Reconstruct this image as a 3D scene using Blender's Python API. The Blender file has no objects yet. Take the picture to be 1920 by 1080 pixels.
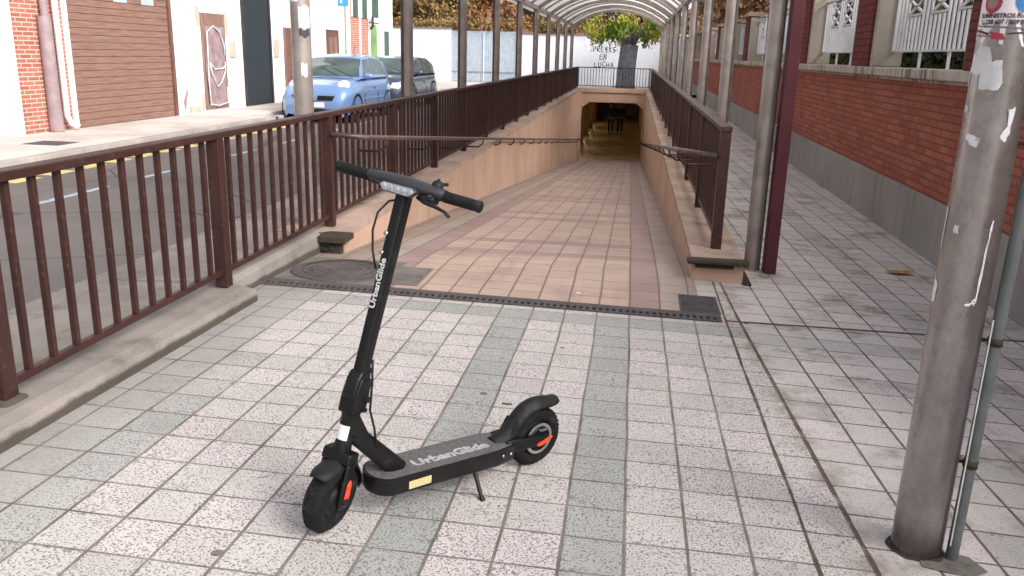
import bpy, bmesh, math, random
from mathutils import Vector, Matrix, noise
from math import sin, cos, pi, radians
random.seed(7)
SC = bpy.context.scene
COL = SC.collection
# ------------------------------------------------------------------ camera
PITCH, ROLL, YAW, FPX, CH = 0.273048, -0.0256274, 0.134455, 1574.2, 1.52
def cam_axes():
    fwd = Vector((-sin(YAW)*cos(PITCH), cos(YAW)*cos(PITCH), -sin(PITCH)))
    rt = Vector((cos(YAW), sin(YAW), 0)); dn = fwd.cross(rt)
    c, s = cos(ROLL), sin(ROLL)
    return c*rt + s*dn, -s*rt + c*dn, fwd
r_, d_, f_ = cam_axes()
cam = bpy.data.cameras.new("camera"); camo = bpy.data.objects.new("camera", cam); COL.objects.link(camo)
m = Matrix((r_, -d_, -f_)).transposed().to_4x4(); m.translation = Vector((0, 0, CH))
camo.matrix_world = m
cam.sensor_width = 36; cam.lens = FPX/1920*36; cam.clip_start = 0.05; cam.clip_end = 600
SC.camera = camo
# ------------------------------------------------------------------ light
SUN_EL, SUN_AZ = radians(33), Vector((0.86, -0.51))
w = bpy.data.worlds.new("World"); SC.world = w; w.use_nodes = True
nt = w.node_tree; bg = nt.nodes['Background']
sky = nt.nodes.new('ShaderNodeTexSky'); sky.sky_type = 'NISHITA'; sky.sun_disc = False
sky.sun_elevation = SUN_EL; sky.sun_rotation = math.atan2(SUN_AZ.x, SUN_AZ.y)
sky.air_density = 1.0; sky.dust_density = 6.0; sky.ozone_density = 0.6
hs = nt.nodes.new('ShaderNodeHueSaturation'); hs.inputs['Saturation'].default_value = 0.22
nt.links.new(sky.outputs[0], hs.inputs['Color']); nt.links.new(hs.outputs[0], bg.inputs[0])
bg.inputs[1].default_value = 0.15
sl = bpy.data.lights.new("sun", 'SUN'); sl.energy = 1.5; sl.angle = radians(34); sl.color = (1, .965, .93)
so = bpy.data.objects.new("sun", sl); COL.objects.link(so)
sd = Vector((SUN_AZ.x*cos(SUN_EL), SUN_AZ.y*cos(SUN_EL), sin(SUN_EL)))
so.rotation_euler = sd.to_track_quat('Z', 'Y').to_euler()
SC.view_settings.view_transform = 'Standard'; SC.view_settings.look = 'None'
SC.view_settings.exposure = 0.80; SC.view_settings.gamma = 1
SC.render.resolution_x = 1024; SC.render.resolution_y = 576

# ------------------------------------------------------------------ node expression helper
class X:
    def __init__(s, t, sock): s.t = t; s.s = sock
    def _m(s, op, *a, clamp=False):
        n = s.t.nodes.new('ShaderNodeMath'); n.operation = op; n.use_clamp = clamp
        for i, v in enumerate((s,)+a):
            if isinstance(v, X): s.t.links.new(v.s, n.inputs[i])
            else: n.inputs[i].default_value = v
        return X(s.t, n.outputs[0])
    def __add__(s, o): return s._m('ADD', o)
    __radd__ = __add__
    def __sub__(s, o): return s._m('SUBTRACT', o)
    def __rsub__(s, o): return (s*-1)+o
    def __mul__(s, o): return s._m('MULTIPLY', o)
    __rmul__ = __mul__
    def __truediv__(s, o): return s._m('DIVIDE', o)
    def lt(s, o): return s._m('LESS_THAN', o)
    def gt(s, o): return s._m('GREATER_THAN', o)
    def floor(s): return s._m('FLOOR')
    def fract(s): return s._m('FRACT')
    def abs(s): return s._m('ABSOLUTE')
    def min(s, o): return s._m('MINIMUM', o)
    def max(s, o): return s._m('MAXIMUM', o)
    def clamp(s): return s._m('ADD', 0.0, clamp=True)
    def step(s, a, b): # smooth map a..b -> 0..1
        n = s.t.nodes.new('ShaderNodeMapRange'); n.interpolation_type = 'SMOOTHSTEP'
        s.t.links.new(s.s, n.inputs[0]); n.inputs[1].default_value = a; n.inputs[2].default_value = b
        return X(s.t, n.outputs[0])
class M:
    def __init__(s, name, rough=.8, metal=0, spec=.3, coords='Object'):
        s.m = bpy.data.materials.new(name); s.m.use_nodes = True; s.t = s.m.node_tree
        s.b = s.t.nodes['Principled BSDF']
        s.b.inputs['Roughness'].default_value = rough; s.b.inputs['Metallic'].default_value = metal
        s.b.inputs['Specular IOR Level'].default_value = spec
        tc = s.t.nodes.new('ShaderNodeTexCoord'); s.co = tc.outputs[coords]
        sp = s.t.nodes.new('ShaderNodeSeparateXYZ'); s.t.links.new(s.co, sp.inputs[0])
        s.x, s.y, s.z = (X(s.t, sp.outputs[i]) for i in range(3))
    def comb(s, x, y, z=0.0):
        n = s.t.nodes.new('ShaderNodeCombineXYZ')
        for i, v in enumerate((x, y, z)):
            if isinstance(v, X): s.t.links.new(v.s, n.inputs[i])
            else: n.inputs[i].default_value = v
        return n.outputs[0]
    def noise(s, scale, detail=3, vec=None, rough=.5):
        n = s.t.nodes.new('ShaderNodeTexNoise'); n.inputs['Scale'].default_value = scale
        n.inputs['Detail'].default_value = detail; n.inputs['Roughness'].default_value = rough
        s.t.links.new(vec or s.co, n.inputs['Vector']); return X(s.t, n.outputs[0])
    def vor(s, scale, vec=None, feature='F1'):
        n = s.t.nodes.new('ShaderNodeTexVoronoi'); n.inputs['Scale'].default_value = scale; n.feature = feature
        s.t.links.new(vec or s.co, n.inputs['Vector']); return X(s.t, n.outputs[0])
    def white(s, x, y):
        n = s.t.nodes.new('ShaderNodeTexWhiteNoise'); n.noise_dimensions = '2D'
        s.t.links.new(s.comb(x, y), n.inputs['Vector']); return X(s.t, n.outputs[0])
    def mix(s, f, a, b, mode='MIX'):
        n = s.t.nodes.new('ShaderNodeMix'); n.data_type = 'RGBA'; n.blend_type = mode
        if isinstance(f, X): s.t.links.new(f.s, n.inputs[0])
        else: n.inputs[0].default_value = f
        for v, i in ((a, 6), (b, 7)):
            if isinstance(v, tuple): n.inputs[i].default_value = (*v[:3], 1)
            else: s.t.links.new(v.s if isinstance(v, X) else v, n.inputs[i])
        return n.outputs[2]
    def col(s, c):
        if isinstance(c, tuple): s.b.inputs['Base Color'].default_value = (*c[:3], 1)
        else: s.t.links.new(c.s if isinstance(c, X) else c, s.b.inputs['Base Color'])
        return s
    def rough(s, v): s.t.links.new(v.s, s.b.inputs['Roughness']); return s
    def bump(s, h, strength=.4, dist=.01):
        n = s.t.nodes.new('ShaderNodeBump'); n.inputs['Strength'].default_value = strength
        n.inputs['Distance'].default_value = dist
        s.t.links.new(h.s, n.inputs['Height']); s.t.links.new(n.outputs[0], s.b.inputs['Normal']); return s
def sc(c, k): return tuple(v*k for v in c)
def simple(name, c, rough=.6, metal=0, spec=.4, var=.25, ns=6, bump=0, bs=60, dirt=None):
    a = M(name, rough, metal, spec); n = a.noise(ns, 4)
    o = a.mix(n.step(.3, .7), sc(c, 1-var), sc(c, 1+var*.6))
    if dirt: o = a.mix(a.noise(dirt[1], 6, rough=.7).step(.52, .72)*dirt[2], o, dirt[0])
    a.col(o)
    if bump: a.bump(a.noise(bs, 3), bump)
    return a.m
def emit(name, c, e):
    a = M(name); a.col(c); a.b.inputs['Emission Color'].default_value = (*c, 1); a.b.inputs['Emission Strength'].default_value = e; return a.m

TW = .19965; TX0 = -1.7378; TY0 = 2.8114
# --- plaza tile: white terrazzo with dark speckles, green bands
def tile_mat():
    a = M('speckled_paving', .75, 0, .25)
    wob = (a.noise(1.3, 2)-.5)*.02
    cx = (a.x+wob-TX0)/TW; cy = (a.y+wob-TY0)/TW
    # pavement right of the seam: own, slightly turned grid
    cx2 = (a.x-(a.y-5.1)*-.035-.745)/.205; cy2 = (a.y+a.x*.05-TY0)/.215
    side = cx2.gt(0.0)
    c = cx+(cx2-cx)*side; r = cy+(cy2-cy)*side
    ci, ri = c.floor(), r.floor(); cf, rf = c.fract(), r.fract()
    gw = .014+.028*a.noise(4, 3)
    gx = cf.min(1-cf); gy = rf.min(1-rf)
    g = gx.lt(gw).max(gy.lt(gw*.78))
    rr_ = a.x.step(.45, .62)
    seam = (cx2.abs().lt(.012+.07*a.noise(5, 5))).max((cx-12).abs().lt(.005+.065*a.noise(5.4, 5))*(1-side))
    stain = (1-(cx2.abs()/(a.noise(2.6, 3)*.5+.35)).step(.0, 1.0))*a.noise(6, 5, rough=.7).step(.42, .62)
    rnd = a.white(ci, ri); rnd2 = a.white(ci+31.0, ri-7.0)
    sp = a.noise(135, 2, rough=.55); sp2 = a.noise(260, 1)
    dens = a.noise(.9, 3).step(.35, .7)
    thr = .548-.03*rnd2+side*.045
    spk = (sp-thr)*16; spk = spk.clamp()
    base = a.mix(rnd, (.61, .56, .54), (.54, .505, .485))
    base = a.mix(rnd2.gt(.72)*.6, base, (.68, .60, .595))
    green = a.mix(rnd, (.335, .352, .330), (.41, .42, .40))
    isb = (ci-8).abs().lt(.5).max((ci-5).abs().lt(.5))*ri.lt(10.5)
    isb = isb.max((ri-10).abs().lt(.5))
    lft = (ci.lt(-.5)*ri.lt(4.5)).max(ci.lt(-1.5))
    isb = isb.max(lft*(rnd2*.4+.5))
    isb = isb*(1-side)
    isb = isb.max(side*((ri-9).abs().lt(.5)*.6+(ci-5.0).abs().lt(.5)*.55+(rnd.gt(.86))*.35))
    col = a.mix((isb*(a.noise(5, 4)*.3+.8)).clamp(), base, green)
    col = a.mix(rnd.gt(.82)*.10, col, (.36, .30, .28))
    col = a.mix((a.noise(.8, 3)-.42).step(0, .3)*.12, col, (.44, .37, .35))
    kb = a.x.step(-1.75, -2.15)
    col = a.mix(spk*((.80-.28*side)*(1-kb*.6)), col, (.10, .085, .08))
    col = a.mix((sp2-.55).step(0, .12)*.35, col, (.70, .67, .66))
    # worn kerb-side row is smoother and dirtier; blotchy dirt all over
    d1 = a.noise(2.2, 6, rough=.7).step(.48, .72)
    d2 = a.noise(11, 4).step(.55, .75)
    dirt = d1*(.18+.42*side+.3*a.x.step(.3, .7))+d2*.12+(a.x.step(-1.75, -2.25))*.45+(a.y.step(4.6, 5.15))*.12
    col = a.mix(dirt.clamp(), col, (.20, .165, .145))
    gum = a.vor(2.6).lt(.035+.03*a.noise(1, 2))*.75
    chip = (gx.min(gy).lt(.09)*a.noise(23, 3).gt(.66))*.6
    col = a.mix(chip, col, (.16, .13, .11))
    col = a.mix(gum, col, (.09, .075, .07))
    gc = a.mix(a.noise(7, 3).step(.3, .7), (.10, .08, .07), (.20, .17, .15))
    col = a.mix(stain*.55, col, (.20, .14, .10))
    col = a.mix(g*(a.noise(2.2, 4).step(.3, .65)*.2+.75), col, gc)
    col = a.mix((g*rr_*.6*a.noise(2, 3).step(.3, .6)).max(seam*(a.noise(9, 4).step(.3, .55)*.4+.5)), col, (.085, .055, .04))
    h = (1-g)*.6+spk*-.25+a.noise(300, 2)*.2
    a.col(col); a.rough((a.noise(3, 4)*.25+.55)-.18*isb*rnd2); a.bump(h, .5, .004); return a.m
# --- ramp tiles: long salmon slabs, purple columns and cross bands
def ramp_mat():
    a = M('salmon_ramp_paving', .62, 0, .35)
    cx = (a.x+(a.noise(1.5, 2)-.5)*.02-TX0)/TW; cy = (a.y-5.25)/.205
    ci, ri = cx.floor(), cy.floor(); cf, rf = cx.fract(), cy.fract()
    rnd = a.white(ci, ri)
    g = cf.min(1-cf).lt(.036); g2 = rf.min(1-rf).lt(.03)
    ph = ((a.y-6.72)/2.92).fract()
    band = (ph.lt(.085)).max((ph-.30).abs().lt(.045))*a.y.gt(6.0)*(ci.gt(-.5))*(ci.lt(9.5))
    purp = (ci-9).abs().lt(.5).max((ci).abs().lt(.5)).max(band)
    edge = ci.lt(-.5).max(ci.gt(9.5))
    base = a.mix(rnd, (.48, .345, .28), (.40, .295, .245))
    base = a.mix(edge, base, (.38, .315, .275))
    base = a.mix(a.y.step(14, 30)*.35, base, (.42, .32, .30))
    col = a.mix(purp, base, a.mix(rnd, (.30, .20, .19), (.36, .245, .23)))
    sk = a.noise(1, 5, vec=a.comb(a.x*5, a.y*.5, 0.0), rough=.65).step(.5, .75)*.35
    d = sk+a.noise(1.7, 6, rough=.7).step(.45, .7)*.4+a.noise(60, 3).step(.5, .7)*.22
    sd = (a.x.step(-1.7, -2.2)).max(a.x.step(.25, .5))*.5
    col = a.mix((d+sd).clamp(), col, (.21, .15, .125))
    col = a.mix(g*.85, col, (.15, .095, .08)); col = a.mix(g2*.8*a.noise(5, 2).step(.2, .6), col, (.19, .125, .105))
    a.col(col); a.bump((1-g.max(g2*.5))*.6+a.noise(150, 2)*.3, .4, .004); return a.m
def brick_mat(name, c1, c2, mortar, bw=.24, bh=.062, ms=.012, dark=.3, mb=.5):
    a = M(name, .85, 0, .2)
    n = a.t.nodes.new('ShaderNodeTexBrick'); n.offset = .5
    n.inputs['Scale'].default_value = 1; n.inputs['Brick Width'].default_value = bw
    n.inputs['Row Height'].default_value = bh; n.inputs['Mortar Size'].default_value = ms
    n.inputs['Mortar Smooth'].default_value = .2; n.inputs['Bias'].default_value = 0
    n.inputs['Color1'].default_value = (*c1, 1); n.inputs['Color2'].default_value = (*c2, 1); n.inputs['Mortar'].default_value = (*mortar, 1)
    a.t.links.new(a.comb(a.x+a.y, a.z+(a.noise(1.2, 2)-.5)*.015), n.inputs['Vector'])
    col = a.mix(a.noise(1.4, 5, rough=.7).step(.45, .7)*dark, n.outputs['Color'], sc(c1, .45))
    col = a.mix(a.noise(45, 3).step(.45, .7)*.3, col, sc(c2, .6))
    a.col(col); a.bump(X(a.t, n.outputs['Fac'])*-1+a.noise(80, 3)*.3, mb, .006); return a.m
def plaster_mat():
    a = M('peach_plaster', .8, 0, .25)
    c = a.mix(a.noise(1.1, 5).step(.3, .7), (.45, .30, .22), (.53, .365, .275))
    strk = a.noise(3, 5, vec=a.comb(a.y*1.5, a.x*1.5, a.z*.25)).step(.5, .75)
    c = a.mix(strk*.45, c, (.36, .25, .20))
    c = a.mix(a.noise(9, 5, rough=.7).step(.6, .75)*.35, c, (.30, .22, .17))
    low = (a.z*-1+.2+(a.noise(4, 3)-.5)*.3)
    c = a.mix(a.noise(1, 4, vec=a.comb(a.x*2, a.y*7, a.z*.9)).step(.55, .72)*.4*a.noise(.5, 2).step(.4, .6), c, (.22, .15, .115))
    a.col(c); a.bump(a.noise(35, 4), .25, .01); return a.m
def concrete_mat(name, c, stain=(.12, .10, .085), ns=2.0, amt=.6, sp=.25, bump=.4):
    a = M(name, .88, 0, .2)
    o = a.mix(a.noise(ns, 5, rough=.6).step(.3, .7), sc(c, .8), sc(c, 1.15))
    o = a.mix(a.noise(ns*2.3, 6, rough=.72).step(.5, .72)*amt, o, stain)
    o = a.mix(a.noise(140, 3).step(.5, .68)*sp, o, sc(c, .5))
    a.col(o); a.bump(a.noise(70, 4), bump, .005); return a.m
def asphalt_mat():
    a = M('asphalt', .85, 0, .3)
    o = a.mix(a.noise(.6, 4).step(.3, .7), (.12, .106, .102), (.16, .142, .136))
    o = a.mix(a.noise(180, 2).step(.45, .7)*.5, o, (.20, .175, .17))
    o = a.mix(a.noise(5, 6, rough=.75).step(.55, .7)*.3, o, (.08, .07, .065))
    crack = a.vor(.45, feature='DISTANCE_TO_EDGE').lt(.006)
    o = a.mix(crack*.6, o, (.04, .035, .03))
    a.col(o); a.bump(a.noise(200, 2), .3, .004); return a.m
def coping_mat():
    a = M('stained_coping', .85, 0, .2)
    o = a.mix(a.noise(6, 4).step(.3, .7), (.42, .36, .31), (.52, .46, .40))
    drip = a.noise(1, 3, vec=a.comb(a.y*16, a.x*3, a.z*1.2)).step(.46, .6)*a.noise(1.2, 3).step(.35, .6)
    o = a.mix(drip*.8, o, (.10, .085, .07)); a.col(o); a.bump(a.noise(50, 3), .3, .005); return a.m
def plinth_mat():
    a = M('grey_render_plinth', .9, 0, .2)
    o = a.mix(a.noise(1.2, 5).step(.3, .7), (.24, .225, .215), (.31, .29, .275))
    st = a.noise(1, 4, vec=a.comb(a.y*9, a.x*3, a.z*.8)).step(.5, .7)
    o = a.mix(st*.35, o, (.14, .12, .105)); o = a.mix(a.noise(220, 2).step(.5, .65)*.25, o, (.34, .31, .30))
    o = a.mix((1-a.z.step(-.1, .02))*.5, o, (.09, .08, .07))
    j = ((a.y/2.4).fract()).lt(.004); o = a.mix(j*.7, o, (.08, .07, .065))
    a.col(o); a.bump(a.noise(90, 3), .4, .006); return a.m
def wood_mat(name, c, hz=False):
    a = M(name, .6, 0, .3)
    v = a.comb(a.x*2, a.y*2, a.z*.5) if not hz else a.comb(a.x*.5, a.y*.4, a.z*9)
    o = a.mix(a.noise(6, 5, vec=v).step(.3, .7), sc(c, .75), sc(c, 1.2)); a.col(o); return a.m
def metal_pole_mat():
    a = M('galvanised_steel', .32, .85, .5)
    o = a.mix(a.noise(4, 5, rough=.7, vec=a.comb(a.x*3, a.y*3, a.z*1.2)).step(.35, .68), (.31, .28, .275), (.41, .385, .38))
    o = a.mix(a.noise(28, 5, rough=.7).step(.5, .72)*.35, o, (.19, .15, .14))
    o = a.mix(a.vor(16).lt(.1)*.6, o, (.34, .33, .33))
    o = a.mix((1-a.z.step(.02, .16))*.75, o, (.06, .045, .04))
    a.col(o); a.rough(a.noise(9, 4).step(.2, .9)*.2+.24); a.bump(a.noise(14, 3), .06, .003); return a.m

MT = {}
MT['tile'] = tile_mat(); MT['ramp'] = ramp_mat(); MT['asphalt'] = asphalt_mat()
MT['brick'] = brick_mat('dark_red_brick', (.30, .085, .055), (.41, .13, .088), (.16, .07, .055), .24, .064, .008, .45)
MT['brickpil'] = brick_mat('pillar_red_brick', (.17, .035, .035), (.22, .05, .045), (.07, .03, .03), .3, .075, .010)
MT['brickh'] = brick_mat('orange_brick', (.30, .105, .075), (.40, .155, .11), (.60, .42, .36), .25, .068, .009, .15)
MT['plaster'] = plaster_mat()
def kerb_mat():
    a = M('kerb_concrete', .88, 0, .2)
    o = a.mix(a.noise(1.7, 5, rough=.6).step(.3, .7), (.21, .185, .165), (.31, .275, .25))
    o = a.mix(a.noise(4, 6, rough=.72).step(.5, .72)*.6, o, (.11, .095, .075))
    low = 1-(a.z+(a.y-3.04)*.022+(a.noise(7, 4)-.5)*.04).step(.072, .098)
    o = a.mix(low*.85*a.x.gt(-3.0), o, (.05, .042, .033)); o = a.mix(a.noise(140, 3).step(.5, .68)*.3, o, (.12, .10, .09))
    a.col(o); a.bump(a.noise(70, 4), .4, .005); return a.m
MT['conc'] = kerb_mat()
MT['apron'] = concrete_mat('dirty_apron', (.17, .155, .14), (.07, .06, .05), 3, .7)
MT['conc2'] = concrete_mat('slab_concrete', (.40, .36, .33), (.2, .17, .15), 1.2, .4)
MT['cop'] = concrete_mat('tan_wall_top', (.40, .29, .235), (.14, .10, .08), 1.6, .6)
MT['darkconc'] = concrete_mat('damp_broken_concrete', (.055, .044, .034), (.02, .017, .012), 6, .8)
MT['pave'] = concrete_mat('pale_pavement', (.56, .50, .46), (.33, .28, .25), .8, .4)
MT['coping'] = coping_mat(); MT['plinth'] = plinth_mat()
MT['white'] = simple('white_render', (.80, .79, .78), .9, var=.05, dirt=((.5, .47, .44), 1.2, .25))
MT['white2'] = simple('bluish_white_render', (.68, .71, .78), .9, var=.05, dirt=((.45, .45, .47), .9, .3))
MT['wpaint'] = simple('white_painted_steel', (.66, .66, .69), .45, var=.08, ns=3, dirt=((.25, .17, .13), 9, .5))
MT['beige'] = simple('beige_render', (.42, .37, .31), .9, var=.12, ns=2, dirt=((.2, .17, .14), 3, .5), bump=.2)
MT['maroon'] = simple('maroon_railing_paint', (.042, .0165, .0145), .45, 0, .35, var=.2, ns=4, dirt=((.15, .075, .05), 30, .45))
MT['maroontop'] = simple('worn_rail_top', (.085, .05, .045), .38, 0, .5, var=.3, ns=9, dirt=((.2, .15, .13), 14, .6))
MT['maroon2'] = simple('deep_red_paint', (.075, .013, .020), .4, 0, .45, var=.12)
MT['blackrail'] = simple('black_railing_paint', (.03, .028, .035), .5)
MT['steel'] = metal_pole_mat()
MT['canopy'] = simple('dull_canopy_steel', (.36, .315, .29), .34, .45, .5, var=.2, ns=5, dirt=((.20, .155, .135), 12, .5))
MT['canopyd'] = simple('dark_canopy_steel', (.11, .085, .08), .45, .35, .5, var=.25)
MT['black'] = simple('satin_black', (.006, .006, .007), .42, 0, .35, var=.2, ns=30, dirt=((.045, .04, .036), 18, .4))
MT['matblack'] = simple('matt_black_plastic', (.010, .010, .011), .6, 0, .3, var=.2, ns=40, dirt=((.06, .053, .048), 14, .45))
MT['rubber'] = simple('tyre_rubber', (.010, .010, .011), .8, 0, .22, var=.25, ns=60, bump=.3, bs=200, dirt=((.07, .062, .055), 20, .5))
MT['grey'] = simple('dark_grey_plastic', (.028, .028, .034), .5, 0, .4, var=.15)
MT['deck'] = simple('grey_deck_mat', (.14, .13, .13), .85, 0, .2, var=.2, ns=60, bump=.5, bs=400)
MT['txt'] = simple('light_grey_print', (.42, .40, .40), .7, var=.25, ns=50)
MT['stxt'] = simple('dull_white_print', (.50, .50, .52), .6, var=.15, ns=60)
MT['wtxt'] = simple('white_print', (.75, .75, .76), .5, var=.05)
MT['orange'] = simple('orange_reflector', (.85, .075, .02), .35, 0, .5, var=.1)
MT['cream'] = simple('cream_label', (.62, .52, .27), .5, var=.06, dirt=((.3, .25, .12), 60, .5))
MT['chrome'] = simple('bright_metal', (.62, .62, .64), .25, 1, .5, var=.1)
MT['lens'] = simple('lamp_lens', (.30, .32, .36), .15, 0, .6, var=.1, ns=50)
MT['iron'] = concrete_mat('cast_iron', (.10, .085, .085), (.05, .045, .045), 8, .5)
MT['void'] = simple('dark_gap', (.008, .007, .007), .9, var=0)
MT['paper'] = simple('weathered_paper', (.66, .66, .68), .8, var=.15, ns=14, dirt=((.35, .33, .34), 30, .6))
MT['pinkpaper'] = simple('pale_pink_poster', (.84, .78, .82), .7, var=.06)
MT['red'] = simple('red_print', (.45, .05, .07), .6); MT['blue'] = simple('blue_print', (.05, .22, .5), .6)
MT['ink'] = simple('black_print', (.05, .045, .06), .7)
MT['conduit'] = simple('grey_green_pipe', (.135, .148, .148), .4, .1, .4, var=.2, ns=7)
MT['yellow'] = simple('yellow_road_paint', (.58, .47, .19), .7, var=.2, ns=14)
MT['bluep'] = simple('faded_blue_road_paint', (.35, .42, .52), .8, var=.25, ns=10)
MT['garage'] = wood_mat('brown_garage_shutter', (.22, .125, .098), True)
MT['olddoor'] = wood_mat('old_brown_wood', (.22, .13, .105)); MT['bdoor'] = wood_mat('dark_brown_wood', (.15, .075, .06))
MT['wrap'] = simple('plastic_wrap', (.30, .21, .22), .3, 0, .6, var=.3, ns=5)
MT['blackdoor'] = simple('black_doorway', (.018, .026, .032), .5, var=.1)
MT['gdoor'] = simple('green_door_paint', (.17, .30, .11), .5, var=.3, ns=1.5); MT['gwin'] = simple('dark_green_shutter', (.055, .10, .075), .5)
MT['pipe'] = simple('mauve_drainpipe', (.29, .22, .23), .5, var=.15); MT['wpipe'] = simple('white_drainpipe', (.72, .69, .70), .5, var=.06)
MT['gate'] = simple('pale_blue_gate', (.40, .47, .54), .5, .1, .4, var=.1); MT['gated'] = simple('darker_gate_blue', (.22, .27, .33), .6)  # second blue is darker, for the line across the gate
MT['rooftile'] = simple('red_roof_tiles', (.36, .15, .10), .8, var=.35, ns=5, bump=.5, bs=14)
MT['bark'] = simple('grey_bark', (.15, .15, .17), .9, var=.3, ns=5, bump=.6, bs=14)
MT['brownbark'] = simple('brown_bark', (.12, .085, .065), .9, var=.3, ns=5, bump=.6, bs=20)
def leafm(n, c1, c2, ns=.8):
    a = M(n, .65, 0, .25); rn = a.noise(ns, 3).step(.35, .65)
    oi = a.t.nodes.new('ShaderNodeNewGeometry')
    rr = X(a.t, oi.outputs['Random Per Island'])
    o = a.mix(rn, c1, c2); o = a.mix(rr*.6, o, sc(c2, .45)); a.col(o); return a.m
MT['leaf_g'] = leafm('yellow_green_leaves', (.42, .36, .04), (.20, .30, .04)); MT['leaf_o'] = leafm('rusty_autumn_leaves', (.34, .16, .07), (.26, .17, .08), .4)
MT['leaf_b'] = leafm('brown_bare_twigs', (.28, .18, .12), (.36, .25, .17), .5); MT['leaf_d'] = leafm('dark_green_leaves', (.05, .07, .025), (.09, .10, .035))
MT['leaf_y'] = leafm('golden_leaves', (.34, .20, .07), (.22, .17, .07), .5)
def roofm():
    a = M('milky_polycarbonate', .35, 0, .4)
    c = a.mix(a.noise(1.4, 4).step(.3, .7), (.86, .84, .82), (.70, .67, .64)); a.col(c)
    tr = a.t.nodes.new('ShaderNodeBsdfTranslucent'); a.t.links.new(c, tr.inputs[0])
    mx = a.t.nodes.new('ShaderNodeMixShader'); mx.inputs[0].default_value = .72
    a.t.links.new(a.b.outputs[0], mx.inputs[1]); a.t.links.new(tr.outputs[0], mx.inputs[2])
    a.t.links.new(mx.outputs[0], a.t.nodes['Material Output'].inputs[0]); return a.m
MT['roof'] = roofm()
def carpaint(n, c, k=.3):
    a = M(n, .3, k, .5); a.col(c); a.b.inputs['Coat Weight'].default_value = 1; a.b.inputs['Coat Roughness'].default_value = .05; return a.m
MT['cblue'] = carpaint('light_blue_car_paint', (.17, .29, .54), .2); MT['cdark'] = carpaint('dark_grey_car_paint', (.06, .075, .12))
MT['glass'] = simple('tinted_car_glass', (.07, .10, .10), .06, 0, .9, var=.3, ns=2)
MT['hl'] = simple('headlamp_glass', (.75, .76, .80), .12, .2, .8, var=.15, ns=12)
MT['skin'] = simple('skin', (.45, .28, .21), .6); MT['cloth1'] = simple('dark_blue_jacket_cloth', (.03, .04, .07), .9)
MT['cloth2'] = simple('charcoal_cloth', (.025, .024, .026), .9); MT['cloth3'] = simple('faded_denim', (.06, .08, .13), .9)
MT['leaf1'] = simple('dry_leaf', (.42, .22, .05), .7, var=.35, ns=40)
MT['ceil'] = simple('tunnel_plaster', (.62, .46, .31), .85, var=.2, ns=1.5, dirt=((.12, .08, .05), 2, .6))
MT['tfloor'] = simple('tunnel_floor', (.52, .43, .28), .4, 0, .5, var=.35, ns=1.6)
MT['lamp'] = emit('warm_lit_face_glow', (1.0, .76, .42), 6.0)  # glow standing in for light on the tunnel pilaster faces
MT['ppl'] = simple('white_plate', (.8, .8, .8), .4, var=.02)
MT['signblue'] = simple('sign_blue', (.04, .25, .62), .4, var=.05)

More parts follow.
